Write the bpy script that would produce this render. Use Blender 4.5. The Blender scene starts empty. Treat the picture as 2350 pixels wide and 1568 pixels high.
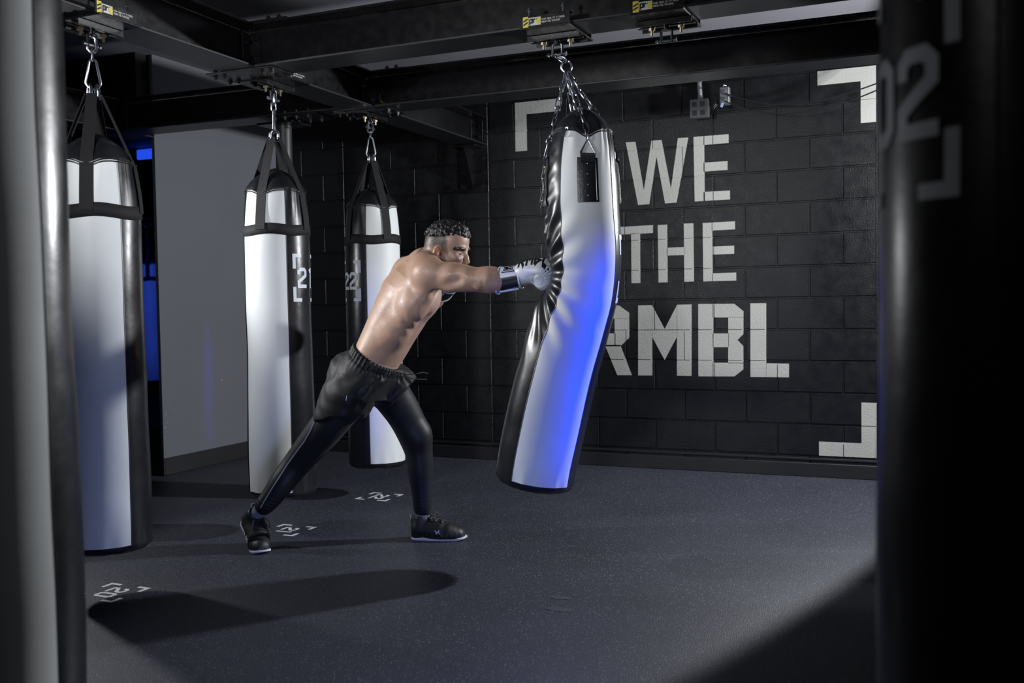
import bpy, math, random
import numpy as np
from math import sin, cos, pi, radians
from mathutils import Vector, Matrix

random.seed(7)
rng = np.random.default_rng(7)
scene = bpy.context.scene
COL = scene.collection

# ------------------------------------------------------------------ camera
CAM = np.array([2.033, -6.577, 1.152])
YAW, PITCH, ROLL, FPX = -0.4140, -0.0397, -0.0165, 2285.0
_f = np.array([sin(YAW)*cos(PITCH), cos(YAW)*cos(PITCH), sin(PITCH)])
_r = np.array([cos(YAW), -sin(YAW), 0.0])
_u = np.cross(_r, _f)
_r, _u = _r*cos(ROLL)+_u*sin(ROLL), _u*cos(ROLL)-_r*sin(ROLL)


def ray(x, y):
    return _f + _r*(x-1175)/FPX - _u*(y-784)/FPX


def at(x, y, Y):
    """point of the place seen at pixel (x, y) of the photograph on the plane of depth Y"""
    v = ray(x, y)
    return CAM + v*(Y-CAM[1])/v[1]


def at_floor(x, y, Z=0.0):
    v = ray(x, y)
    return CAM + v*(Z-CAM[2])/v[2]


cam_data = bpy.data.cameras.new('camera')
cam_data.sensor_width = 36.0
cam_data.sensor_fit = 'HORIZONTAL'
cam_data.lens = FPX/2350*36
cam_data.clip_start = 0.05
cam_data.dof.use_dof = True
cam_data.dof.focus_distance = 4.75
cam_data.dof.aperture_fstop = 3.2
cam = bpy.data.objects.new('camera', cam_data)
COL.objects.link(cam)
M = Matrix(((_r[0], _u[0], -_f[0], CAM[0]), (_r[1], _u[1], -_f[1], CAM[1]), (_r[2], _u[2], -_f[2], CAM[2]), (0, 0, 0, 1)))
cam.matrix_world = M
scene.camera = cam


# ------------------------------------------------------------------ scene graph helpers
def tag(o, label=None, cat=None, group=None, kind=None):
    if label:
        o['label'] = label
    if cat:
        o['category'] = cat
    if group:
        o['group'] = group
    if kind:
        o['kind'] = kind
    return o


def empty(name, loc=(0, 0, 0), rot=(0, 0, 0), label=None, cat=None, group=None, kind=None):
    o = bpy.data.objects.new(name, None)
    o.empty_display_size = 0.1
    COL.objects.link(o)
    o.location = loc
    o.rotation_euler = rot
    return tag(o, label, cat, group, kind)


class MB:
    """collects shapes and links them as one mesh object"""

    def __init__(self):
        self.v, self.f, self.mi, self.cur = [], [], [], 0

    def add(self, verts, faces):
        n = len(self.v)
        self.v += [tuple(map(float, p)) for p in verts]
        for f in faces:
            self.f.append(tuple(i+n for i in f))
            self.mi.append(self.cur)
        return self

    def box(self, c, s, R=None, bev=0.0):
        hx, hy, hz = s[0]/2, s[1]/2, s[2]/2
        if bev <= 0:
            vs = [(x, y, z) for x in (-hx, hx) for y in (-hy, hy) for z in (-hz, hz)]
            fs = [(0, 1, 3, 2), (4, 6, 7, 5), (0, 4, 5, 1), (2, 3, 7, 6), (0, 2, 6, 4), (1, 5, 7, 3)]
        else:
            b = min(bev, hx*.9, hy*.9, hz*.9)
            vs, idx = [], {}
            for sx in (-1, 1):
                for sy in (-1, 1):
                    for sz in (-1, 1):
                        for k in range(3):
                            p = [sx*(hx-b), sy*(hy-b), sz*(hz-b)]
                            p[k] = (sx*hx, sy*hy, sz*hz)[k]
                            idx[(sx, sy, sz, k)] = len(vs)
                            vs.append(tuple(p))
            fs = []
            for k in range(3):
                a, b2 = [i for i in range(3) if i != k]
                for s_ in (-1, 1):
                    q = []
                    for (p1, p2) in ((-1, -1), (1, -1), (1, 1), (-1, 1)):
                        sg = [0, 0, 0]
                        sg[k], sg[a], sg[b2] = s_, p1, p2
                        q.append(idx[(*sg, k)])
                    flip = (s_ > 0) ^ (k == 1)
                    fs.append(tuple(q if flip else q[::-1]))
            for k in range(3):      # edges along k
                a, b2 = [i for i in range(3) if i != k]
                for p1 in (-1, 1):
                    for p2 in (-1, 1):
                        q = []
                        for (sk, kk) in ((-1, a), (1, a), (1, b2), (-1, b2)):
                            sg = [0, 0, 0]
                            sg[k], sg[a], sg[b2] = sk, p1, p2
                            q.append(idx[(*sg, kk)])
                        fs.append(tuple(q))
            for sx in (-1, 1):
                for sy in (-1, 1):
                    for sz in (-1, 1):
                        fs.append(tuple(idx[(sx, sy, sz, k)] for k in range(3)))
        if R is not None:
            vs = [tuple(R @ Vector(p)) for p in vs]
        return self.add([(p[0]+c[0], p[1]+c[1], p[2]+c[2]) for p in vs], fs)

    def tube(self, pts, r, n=8, closed=False, caps=True):
        pts = [Vector(p) for p in pts]
        m = len(pts)
        rr = r if isinstance(r, (list, tuple)) else [r]*m
        vs, fs = [], []
        up = Vector((0, 0, 1))
        prev = None
        for i, p in enumerate(pts):
            if closed:
                t = pts[(i+1) % m]-pts[i-1]
            else:
                t = pts[min(i+1, m-1)]-pts[max(i-1, 0)]
            t.normalize()
            if prev is None:
                a = t.cross(up if abs(t.z) < .9 else Vector((1, 0, 0)))
            else:
                a = prev-t*prev.dot(t)
            a.normalize()
            prev = a
            b = t.cross(a)
            for k in range(n):
                w = 2*pi*k/n
                vs.append(p+(a*cos(w)+b*sin(w))*rr[i])
        for i in range(m if closed else m-1):
            j = (i+1) % m
            for k in range(n):
                l = (k+1) % n
                fs.append((i*n+k, i*n+l, j*n+l, j*n+k))
        if caps and not closed:
            fs.append(tuple(range(n))[::-1])
            fs.append(tuple((m-1)*n+k for k in range(n)))
        return self.add(vs, fs)

    def cyl(self, a, b, r, n=16, r2=None):
        return self.tube([a, b], [r, r if r2 is None else r2], n)

    def sphere(self, c, r, n=12, m=8, sc=(1, 1, 1)):
        vs, fs = [], []
        for i in range(m+1):
            t = pi*i/m
            for k in range(n):
                w = 2*pi*k/n
                vs.append((c[0]+r*sc[0]*sin(t)*cos(w), c[1]+r*sc[1]*sin(t)*sin(w), c[2]+r*sc[2]*cos(t)))
        for i in range(m):
            for k in range(n):
                l = (k+1) % n
                fs.append((i*n+k, (i+1)*n+k, (i+1)*n+l, i*n+l))
        return self.add(vs, fs)

    def hexbolt(self, c, axis, r=.011, h=.009, shank=0.0):
        axis = Vector(axis).normalized()
        c = Vector(c)
        P, R_ = [c, c+axis*h, c+axis*(h+.0004), c+axis*(h+.007)], [r, r, r*.55, r*.55]
        if shank:
            P, R_ = [c-axis*shank, c-axis*.0004]+P, [r*.5, r*.5]+R_
        self.tube(P, R_, 6)
        return self

    def build(self, name, mats, parent=None, smooth=True, angle=35, kind=None, label=None):
        me = bpy.data.meshes.new(name)
        me.from_pydata(self.v, [], self.f)
        ml = mats if isinstance(mats, (list, tuple)) else [mats]
        for m_ in ml:
            me.materials.append(m_)
        if len(ml) > 1:
            me.polygons.foreach_set('material_index', self.mi)
        me.update()
        if smooth:
            me.polygons.foreach_set('use_smooth', [True]*len(me.polygons))
            me.set_sharp_from_angle(angle=radians(angle))
        o = bpy.data.objects.new(name, me)
        COL.objects.link(o)
        if parent:
            o.parent = parent
        if kind:
            o['kind'] = kind
        if label:
            o['label'] = label
        return o


def mesh_obj(name, V, F, mat, parent=None, smooth=True, angle=None, label=None):
    me = bpy.data.meshes.new(name)
    me.from_pydata([tuple(map(float, p)) for p in V], [], [tuple(map(int, f)) for f in F])
    me.materials.append(mat)
    me.update()
    if smooth:
        me.polygons.foreach_set('use_smooth', [True]*len(me.polygons))
        if angle:
            me.set_sharp_from_angle(angle=radians(angle))
    o = bpy.data.objects.new(name, me)
    COL.objects.link(o)
    if parent:
        o.parent = parent
    if label:
        o['label'] = label
    return o


def clip_poly(P, a, b, c):
    """keep the part of convex polygon P (2D) where a*x+b*y<=c"""
    out = []
    for i in range(len(P)):
        p, q = P[i], P[(i+1) % len(P)]
        dp, dq = a*p[0]+b*p[1]-c, a*q[0]+b*q[1]-c
        if dp <= 0:
            out.append(p)
        if dp*dq < 0:
            t = dp/(dp-dq)
            out.append((p[0]+(q[0]-p[0])*t, p[1]+(q[1]-p[1])*t))
    return out


def clip_rect(P, x0, x1, y0, y1):
    for (a, b, c) in ((-1, 0, -x0), (1, 0, x1), (0, -1, -y0), (0, 1, y1)):
        if len(P) < 3:
            return []
        P = clip_poly(P, a, b, c)
    return P if len(P) >= 3 else []


def stroke(pts, w, closed=False):
    """a polyline drawn with mitred joins as a list of quads"""
    n = len(pts)
    L, Rr = [], []
    for i in range(n):
        p = np.array(pts[i], float)
        d0 = d1 = None
        if i > 0 or closed:
            d0 = p-np.array(pts[i-1], float)
            d0 /= np.linalg.norm(d0)
        if i < n-1 or closed:
            d1 = np.array(pts[(i+1) % n], float)-p
            d1 /= np.linalg.norm(d1)
        d0 = d1 if d0 is None else d0
        d1 = d0 if d1 is None else d1
        n0, n1 = np.array([-d0[1], d0[0]]), np.array([-d1[1], d1[0]])
        m = n0+n1
        m /= np.linalg.norm(m)
        k = w/2/max(.3, m@n0)
        L.append(tuple(p+m*k))
        Rr.append(tuple(p-m*k))
    q = []
    for i in range(n if closed else n-1):
        j = (i+1) % n
        q.append([Rr[i], Rr[j], L[j], L[i]])
    return q


DIGIT = {   # block digits in a box 5 wide and 8 high
    '0': [([(.7, 1.5), (1.5, .7), (3.5, .7), (4.3, 1.5), (4.3, 6.5), (3.5, 7.3), (1.5, 7.3), (.7, 6.5)], True)],
    '1': [([(1.9, 0), (1.9, 8)], False), ([(.4, 6.6), (1.9, 7.4)], False)],
    '2': [([(.7, 5.3), (.7, 6.5), (1.5, 7.3), (3.5, 7.3), (4.3, 6.5), (4.3, 4.9), (.7, 2.5), (.7, .7), (5, .7)], False)],
    '3': [([(.7, 5.6), (.7, 6.5), (1.5, 7.3), (3.5, 7.3), (4.3, 6.5), (4.3, 4.7), (3.6, 4.1), (2.2, 4.1)], False),
          ([(3.6, 4.1), (4.3, 3.4), (4.3, 1.5), (3.5, .7), (1.5, .7), (.7, 1.5), (.7, 2.4)], False)],
}


def number_quads(txt, h, gap=.8):
    """quads of a number of height h centred on (0, 0)"""
    s = h/8
    adv = {'1': 3.4}
    tot = sum(adv.get(c, 5) for c in txt)+gap*(len(txt)-1)
    x, out = -tot/2, []
    for c in txt:
        for pts, cl in DIGIT[c]:
            for q in stroke(pts, 1.4, cl):
                out.append([((x+p[0])*s, (p[1]-4)*s) for p in q])
        x += adv.get(c, 5)+gap
    return out


def corner_quads(hw, hh, arm, t, which=((-1, 1), (1, 1), (-1, -1), (1, -1)), armv=None):
    out = []
    armv = armv or arm
    for sx, sy in which:
        X, Y = sx*hw, sy*hh
        out.append([(X, Y), (X-sx*arm, Y), (X-sx*arm, Y-sy*t), (X, Y-sy*t)])
        out.append([(X, Y-sy*t), (X-sx*t, Y-sy*t), (X-sx*t, Y-sy*armv), (X, Y-sy*armv)])
    return out


# ------------------------------------------------------------------ materials
def N(nt, typ, loc=None, **kw):
    n = nt.nodes.new(typ)
    for k, v in kw.items():
        setattr(n, k, v)
    return n


def mat(name, color, rough=.5, metal=0.0, spec=.5, coat=0.0, bump=None, bump_scale=80, var=0.0, var_scale=3.0,
        rough_var=0.0, emit=None, emit_s=0.0, attr=None, sheen=0.0, sss=0.0, coat_rough=.15):
    m = bpy.data.materials.new(name)
    m.use_nodes = True
    nt = m.node_tree
    b = nt.nodes['Principled BSDF']
    L = nt.links.new
    b.inputs['Base Color'].default_value = (*color, 1)
    b.inputs['Roughness'].default_value = rough
    b.inputs['Metallic'].default_value = metal
    b.inputs['Specular IOR Level'].default_value = spec
    b.inputs['Coat Weight'].default_value = coat
    b.inputs['Coat Roughness'].default_value = coat_rough
    b.inputs['Sheen Weight'].default_value = sheen
    if sss:
        b.inputs['Subsurface Weight'].default_value = sss
        b.inputs['Subsurface Radius'].default_value = (.012, .005, .003)
        b.inputs['Subsurface Scale'].default_value = 1.0
    tc = N(nt, 'ShaderNodeTexCoord')
    col_out = None
    if attr:
        a = N(nt, 'ShaderNodeAttribute', attribute_name=attr)
        col_out = a.outputs['Color']
        L(col_out, b.inputs['Base Color'])
    if var:
        nz = N(nt, 'ShaderNodeTexNoise')
        nz.inputs['Scale'].default_value = var_scale
        nz.inputs['Detail'].default_value = 6
        L(tc.outputs['Object'], nz.inputs['Vector'])
        rp = N(nt, 'ShaderNodeMapRange')
        rp.inputs[1].default_value, rp.inputs[2].default_value = .3, .7
        rp.inputs[3].default_value, rp.inputs[4].default_value = 1-var, 1+var
        L(nz.outputs['Fac'], rp.inputs[0])
        mx = N(nt, 'ShaderNodeMix', data_type='RGBA', blend_type='MULTIPLY')
        mx.inputs[0].default_value = 1
        if col_out:
            L(col_out, mx.inputs[6])
        else:
            mx.inputs[6].default_value = (*color, 1)
        L(rp.outputs[0], mx.inputs[7])
        L(mx.outputs[2], b.inputs['Base Color'])
    if rough_var:
        nz = N(nt, 'ShaderNodeTexNoise')
        nz.inputs['Scale'].default_value = var_scale*2.3
        nz.inputs['Detail'].default_value = 5
        L(tc.outputs['Object'], nz.inputs['Vector'])
        rp = N(nt, 'ShaderNodeMapRange')
        rp.inputs[1].default_value, rp.inputs[2].default_value = .3, .7
        rp.inputs[3].default_value, rp.inputs[4].default_value = max(.03, rough-rough_var), min(1, rough+rough_var)
        L(nz.outputs['Fac'], rp.inputs[0])
        L(rp.outputs[0], b.inputs['Roughness'])
    if bump:
        nz = N(nt, 'ShaderNodeTexNoise')
        nz.inputs['Scale'].default_value = bump_scale
        nz.inputs['Detail'].default_value = 3
        L(tc.outputs['Object'], nz.inputs['Vector'])
        bp = N(nt, 'ShaderNodeBump')
        bp.inputs['Strength'].default_value = 1.0
        bp.inputs['Distance'].default_value = bump
        L(nz.outputs['Fac'], bp.inputs['Height'])
        L(bp.outputs[0], b.inputs['Normal'])
    if emit:
        b.inputs['Emission Color'].default_value = (*emit, 1)
        b.inputs['Emission Strength'].default_value = emit_s
    return m


M_WALL = mat('painted_block_black', (.0042, .0045, .0054), .42, spec=.38, bump=.0022, bump_scale=130, var=.25, var_scale=6, rough_var=.10)
M_PAINT = mat('wall_paint_grey', (.36, .36, .335), .55, spec=.35, bump=.0022, bump_scale=130, var=.05, var_scale=5)
M_GREYWALL = mat('plaster_grey', (.10, .104, .118), .65, spec=.3, bump=.0004, bump_scale=300, var=.05, var_scale=1.2)
M_BASEBOARD = mat('rubber_baseboard', (.010, .010, .011), .5, bump=.0003, bump_scale=40)
M_CEIL = mat('ceiling_grey', (.17, .17, .19), .7, spec=.2, var=.08, var_scale=1.5, bump=.0006, bump_scale=120)
M_STEEL = mat('black_gloss_steel', (.0034, .0035, .0042), .27, spec=.62, bump=.0002, bump_scale=420, var=.15, var_scale=9, rough_var=.04)
M_STEEL_LIT = mat('black_steel_lit', (.011, .0115, .0135), .36, spec=.6, bump=.0003, bump_scale=420, var=.2, var_scale=9)  # paler copy of the beam steel: light on the bottom flanges put into the colour
M_CHROME = mat('zinc_steel', (.42, .45, .50), .25, metal=1.0, var=.15, var_scale=60)
M_CHROME_D = mat('chain_steel', (.30, .32, .36), .28, metal=1.0, var=.2, var_scale=70)
M_BRASS = mat('brass', (.34, .29, .20), .35, metal=1.0, var=.1, var_scale=60)
M_WHITE_V = mat('white_vinyl', (.56, .58, .585), .52, spec=.3, var=.05, var_scale=5, bump=.0002, bump_scale=420, rough_var=.06)
M_BLACK_V = mat('black_vinyl', (.0085, .0095, .0118), .30, spec=.32, var=.2, var_scale=4, bump=.0005, bump_scale=22, rough_var=.06)
M_WEB = mat('black_webbing', (.0065, .0065, .0075), .72, spec=.28, bump=.0010, bump_scale=520)
M_SEAM = mat('seam_piping', (.008, .008, .009), .4)
M_PRINT = mat('bag_print', (.42, .45, .50), .5, var=.06, var_scale=12)
M_MARK = mat('floor_paint', (.52, .53, .56), .7, var=.25, var_scale=90, bump=.0008, bump_scale=260)
M_FAINT = mat('worn_floor_paint', (.034, .036, .048), .6, var=.3, var_scale=60)
M_DARK = mat('matte_black', (.006, .006, .007), .6, var=.1, var_scale=9)
M_SCUFF = mat('scuff', (.3, .3, .32), .7, var=.1, var_scale=9)


def floor_material():
    m = bpy.data.materials.new('rubber_floor')
    m.use_nodes = True
    nt = m.node_tree
    b = nt.nodes['Principled BSDF']
    L = nt.links.new
    tc = N(nt, 'ShaderNodeTexCoord')
    big = N(nt, 'ShaderNodeTexNoise')
    big.inputs['Scale'].default_value = 1.3
    big.inputs['Detail'].default_value = 5
    L(tc.outputs['Object'], big.inputs['Vector'])
    r1 = N(nt, 'ShaderNodeMapRange')
    r1.inputs[1].default_value, r1.inputs[2].default_value = .3, .7
    r1.inputs[3].default_value, r1.inputs[4].default_value = .82, 1.18
    L(big.outputs['Fac'], r1.inputs[0])
    vor = N(nt, 'ShaderNodeTexVoronoi')
    vor.inputs['Scale'].default_value = 210
    L(tc.outputs['Object'], vor.inputs['Vector'])
    # a few of the cells are pale rubber flecks
    sep = N(nt, 'ShaderNodeSeparateColor')
    L(vor.outputs['Color'], sep.inputs[0])
    gt = N(nt, 'ShaderNodeMath', operation='GREATER_THAN')
    gt.inputs[1].default_value = .925
    L(sep.outputs[0], gt.inputs[0])
    lt = N(nt, 'ShaderNodeMath', operation='LESS_THAN')
    lt.inputs[1].default_value = .45
    L(vor.outputs['Distance'], lt.inputs[0])
    mu = N(nt, 'ShaderNodeMath', operation='MULTIPLY')
    L(gt.outputs[0], mu.inputs[0])
    L(lt.outputs[0], mu.inputs[1])
    base = N(nt, 'ShaderNodeMix', data_type='RGBA', blend_type='MULTIPLY')
    base.inputs[0].default_value = 1
    base.inputs[6].default_value = (.026, .028, .041, 1)
    L(r1.outputs[0], base.inputs[7])
    mx = N(nt, 'ShaderNodeMix', data_type='RGBA')
    mx.inputs[7].default_value = (.17, .175, .20, 1)
    L(mu.outputs[0], mx.inputs[0])
    L(base.outputs[2], mx.inputs[6])
    L(mx.outputs[2], b.inputs['Base Color'])
    b.inputs['Roughness'].default_value = .50
    b.inputs['Specular IOR Level'].default_value = .42
    fn = N(nt, 'ShaderNodeTexNoise')
    fn.inputs['Scale'].default_value = 240
    fn.inputs['Detail'].default_value = 2
    L(tc.outputs['Object'], fn.inputs['Vector'])
    bp = N(nt, 'ShaderNodeBump')
    bp.inputs['Distance'].default_value = .0022
    L(fn.outputs['Fac'], bp.inputs['Height'])
    L(bp.outputs[0], b.inputs['Normal'])
    return m


M_FLOOR = floor_material()
# ------------------------------------------------------------------ the room shell
H_CEIL = 2.86
GX = -2.89          # face of the grey wall
b = MB()
b.add([(-16, -9, 0), (6, -9, 0), (6, 9, 0), (-16, 9, 0)], [(0, 1, 2, 3)])
floor = b.build('floor', M_FLOOR, smooth=False, kind='structure')

b = MB()
b.box((-5, -1.5, H_CEIL+.05), (22, 19, .1))
ceiling = b.build('ceiling', M_CEIL, smooth=False, kind='structure')

# back wall of painted concrete blocks, every joint is a real groove
BW, BH, Z0J = .4064, .2032, .134
XL, XR = GX-.02, 4.6
b = MB()
J, DEP, BEV = .0042, .0058, .0035
rects = []
b.add([(XL, DEP, 0), (XR, DEP, 0), (XR, DEP, H_CEIL), (XL, DEP, H_CEIL)], [(0, 1, 2, 3)])
CTRL = (-1.016, 1.6256, -2.25)
for j in range(-1, 16):
    z0, z1 = max(0, Z0J+BH*j), min(H_CEIL, Z0J+BH*(j+1))
    if z1 <= z0:
        continue
    xs = [BH*(j % 2 == 0)+BW*k for k in range(-9, 13)]
    xs = sorted(set([XL]+[x for x in xs if XL+.03 < x < XR-.03 and min(abs(x-c) for c in CTRL) > .03]+[XR]+list(CTRL)))
    for x0, x1 in zip(xs[:-1], xs[1:]):
        rects.append((x0, x1, z0, z1))
for (x0, x1, z0, z1) in rects:
    gl = .0075 if any(abs(x0-c) < .001 for c in CTRL) else J
    gr = .0075 if any(abs(x1-c) < .001 for c in CTRL) else J
    o = rng.uniform(-.0007, .0007)
    A = [(x0+gl, DEP, z0+J), (x1-gr, DEP, z0+J), (x1-gr, DEP, z1-J), (x0+gl, DEP, z1-J)]
    B = [(x0+gl+BEV, o, z0+J+BEV), (x1-gr-BEV, o, z0+J+BEV), (x1-gr-BEV, o, z1-J-BEV), (x0+gl+BEV, o, z1-J-BEV)]
    b.add(A+B, [(4, 5, 6, 7), (0, 1, 5, 4), (1, 2, 6, 5), (2, 3, 7, 6), (3, 0, 4, 7)])
wall_back = b.build('wall_back', M_WALL, smooth=False, kind='structure')

# painted lettering: convex pieces taken off the wall, laid on the block faces and into the joints
S1 = 660/2350


def crop1(x, y):
    p = at(1400+x*S1, 100+y*S1, 0)
    return (p[0], p[2])


def crop2(x, y):
    p = at(1400+x*S1, 480+y*S1, 0)
    return (p[0], p[2])


def painted(name, polys, label):
    b = MB()
    for P in polys:
        P = [tuple(p) for p in P]
        ar = sum(P[i][0]*P[(i+1) % len(P)][1]-P[(i+1) % len(P)][0]*P[i][1] for i in range(len(P)))
        if ar < 0:
            P = P[::-1]
        b.add([(x, DEP-.0012, z) for x, z in P], [tuple(range(len(P)))])
        for (x0, x1, z0, z1) in rects:
            g = .0024
            Q = clip_rect(P, x0+g, x1-g, z0+g, z1-g)
            if Q:
                b.add([(x, -.0022, z) for x, z in Q], [tuple(range(len(Q)))])
    o = b.build(name, M_PAINT, wall_back, smooth=False)
    o['label'] = label
    return o


def poly(fn, *pts):
    return [fn(*p) for p in pts]


painted('painted_letter', [
    poly(crop1, (129, 808), (208, 803), (277, 1200), (322, 1313), (230, 1320)),
    poly(crop1, (277, 1200), (338, 795), (422, 788), (380, 925), (322, 1313)),
    poly(crop1, (380, 925), (422, 788), (498, 1185), (545, 1300), (450, 1307)),
    poly(crop1, (498, 1185), (555, 773), (640, 768), (545, 1300))], 'grey painted letter W on the black block wall')
painted('painted_letter', [
    poly(crop1, (682, 764), (770, 757), (775, 1286), (692, 1291)),
    poly(crop1, (765, 757), (970, 741), (970, 811), (765, 829)),
    poly(crop1, (765, 974), (961, 961), (961, 1033), (765, 1047)),
    poly(crop1, (765, 1213), (981, 1201), (981, 1274), (765, 1287))], 'grey painted letter E beside the W')
painted('painted_letter', [
    poly(crop2, (70, 147), (352, 131), (352, 196), (70, 210)),
    poly(crop2, (173, 200), (247, 200), (249, 604), (176, 606))], 'grey painted letter T on the block wall')
painted('painted_letter', [
    poly(crop2, (390, 131), (468, 127), (472, 598), (397, 600)),
    poly(crop2, (603, 119), (682, 116), (687, 592), (608, 595)),
    poly(crop2, (465, 316), (608, 310), (608, 376), (465, 380))], 'grey painted letter H on the block wall')
painted('painted_letter', [
    poly(crop2, (757, 114), (836, 110), (840, 588), (763, 592)),
    poly(crop2, (832, 110), (1022, 100), (1022, 165), (832, 176)),
    poly(crop2, (835, 307), (1015, 299), (1015, 366), (835, 372)),
    poly(crop2, (835, 525), (1032, 519), (1032, 584), (835, 589))], 'grey painted letter E beside the H')
RX = -222
painted('painted_letter', [
    poly(crop2, (RX, 792), (RX+122, 791), (RX+122, 1355), (RX, 1354)),
    poly(crop2, (RX+115, 791), (75, 788), (158, 848), (158, 895), (RX+115, 895)),
    poly(crop2, (38, 893), (158, 893), (158, 1050), (85, 1122), (38, 1122)),
    poly(crop2, (RX+115, 1016), (45, 1016), (45, 1122), (RX+115, 1122)),
    poly(crop2, (-42, 1110), (85, 1110), (180, 1358), (60, 1357))], 'grey painted letter R half hidden behind the swinging bag')
painted('painted_letter', [
    poly(crop2, (230, 787), (345, 785), (347, 1360), (230, 1360)),
    poly(crop2, (547, 782), (668, 779), (667, 1364), (547, 1362)),
    poly(crop2, (344, 785), (447, 980), (447, 1235), (344, 1042)),
    poly(crop2, (447, 980), (549, 782), (549, 1040), (447, 1235))], 'grey painted letter M on the block wall')
painted('painted_letter', [
    poly(crop2, (721, 775), (845, 775), (845, 1367), (722, 1367)),
    poly(crop2, (840, 775), (1015, 773), (1091, 835), (1091, 886), (840, 886)),
    poly(crop2, (966, 884), (1091, 884), (1090, 1022), (1042, 1070), (966, 1070)),
    poly(crop2, (966, 1070), (1042, 1070), (1090, 1120), (1090, 1260), (966, 1260)),
    poly(crop2, (840, 1016), (970, 1016), (970, 1129), (840, 1129)),
    poly(crop2, (840, 1256), (1090, 1256), (1090, 1310), (1018, 1367), (840, 1367))], 'grey painted letter B on the block wall')
painted('painted_letter', [
    poly(crop2, (1147, 770), (1277, 769), (1277, 1373), (1148, 1372)),
    poly(crop2, (1275, 1260), (1463, 1263), (1463, 1376), (1275, 1373))], 'grey painted letter L on the block wall')
zt, zb, xl, xr = 2.572, .139, -.804, 1.620
xc, zc = (xl+xr)/2, (zt+zb)/2
for (sx, sy), lab in (((-1, 1), 'grey painted corner bracket top left of the lettering'), ((1, 1), 'grey painted corner bracket top right of the lettering'),
                      ((1, -1), 'grey painted corner bracket bottom right of the lettering')):
    qs = corner_quads((xr-xl)/2, (zt-zb)/2, .347, .09, ((sx, sy),))
    painted('painted_bracket', [[(p[0]+xc, p[1]+zc) for p in q] for q in qs], lab)

# baseboard strips along the back wall
b = MB()
b.box(((GX+XR)/2, -.006, .045), (XR-GX, .012, .09), bev=.004)
b.box(((GX+XR)/2, -.003, .115), (XR-GX, .006, .014), bev=.002)
b.build('baseboard_back', M_BASEBOARD, smooth=False, kind='structure')

# grey wall on the left, its end, and the baseboard
b = MB()
b.box((GX-.012, -.665, H_CEIL/2), (.024, 1.33, H_CEIL))
gw = b.build('wall_left', M_GREYWALL, smooth=False, kind='structure')
b = MB()
for (yy, zz, s) in ((-1.30, .42, .006), (-1.27, .47, .004), (-1.22, .44, .005), (-1.29, .36, .004), (-1.31, .33, .006), (-1.30, .30, .004), (-.72, .61, .008), (-1.25, .55, .004), (-1.31, .26, .004)):
    b.box((GX+.0008, yy, zz), (.001, s*1.3, s))
b.build('paint_chip', M_SCUFF, gw, smooth=False)
b = MB()
b.box((GX+.006, -.665, .06), (.012, 1.33, .12), bev=.004)
b.box((GX-.006, -1.337, .06), (.036, .012, .12), bev=.004)
b.build('baseboard_left', M_BASEBOARD, smooth=False, kind='structure')

b = MB()
b.box((-6.2, -1.38, (2.33+H_CEIL)/2), (6.52, .1, H_CEIL-2.33))
b.build('wall_front', M_WALL, smooth=False, kind='structure')
# far room behind the grey wall
M_FAR = mat('far_wall_dark', (.012, .013, .016), .6, var=.1)
b = MB()
b.box((-10.8, 4.9, 1.6), (8, .1, 3.2))
b.build('wall_far', M_FAR, smooth=False, kind='structure')
b = MB()
b.box((-15, -1.5, 1.6), (.1, 14, 3.2))
b.build('wall_far_left', M_FAR, smooth=False, kind='structure')
b = MB()
b.box((5.9, -1.5, 1.6), (.1, 14, 3.2))
b.build('wall_right', M_FAR, smooth=False, kind='structure')

M_BLUE_LED = mat('blue_light', (.01, .03, .3), .5, emit=(.02, .09, 1.0), emit_s=.8)
for (q0, q1, lab) in (((318, 303), (362, 326), 'upper strip of blue light in the far room'), ((312, 344), (362, 362), 'lower strip of blue light in the far room')):
    c0, c1 = at(*q0, 1.6), at(*q1, 1.6)
    b = MB()
    b.box(((c0[0]+c1[0])/2, 1.62, (c0[2]+c1[2])/2), (abs(c1[0]-c0[0]), .04, abs(c0[2]-c1[2])), bev=.01)
    tag(b.build('light_strip', M_BLUE_LED), lab, 'light')

# low black platform that runs on behind the end of the grey wall
M_PLAT = mat('platform_black', (.008, .008, .010), .55, var=.1)
M_PTOP = mat('platform_mat_navy', (.012, .016, .06), .6, var=.1)
pl = empty('platform', (-4.22, -.7, 0), label='low black platform beside the end of the grey wall', cat='platform')
b = MB()
b.box((0, 0, .165), (2.58, 1.22, .33), bev=.006)
b.build('platform_side', M_PLAT, pl, smooth=False)
b = MB()
b.box((0, 0, .345), (2.6, 1.24, .03), bev=.006)
b.build('platform_mat', M_PTOP, pl, smooth=False)
b = MB()
b.box((0, -.617, .05), (2.58, .012, .10), bev=.004)
b.build('baseboard', M_BASEBOARD, pl, smooth=False)


# floor markings: corner marks with the number of the station, painted on the floor
def floor_mark(x, y, txt, m, label, s=.2):
    b = MB()
    qs = corner_quads(.107*s/.2, .107*s/.2, .062*s/.2, .019*s/.2)+number_quads(txt, .092*s/.2)
    for q in qs:        # reads with its top towards +x
        P = [(x+p[1], y-p[0]) for p in q]
        ar = sum(P[i][0]*P[(i+1) % len(P)][1]-P[(i+1) % len(P)][0]*P[i][1] for i in range(len(P)))
        P = P if ar > 0 else P[::-1]
        b.add([(px_, py_, .0012) for px_, py_ in P], [tuple(range(len(P)))])
    o = b.build('floor_marking', m, floor, smooth=False)
    o['label'] = label
    return o


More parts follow.
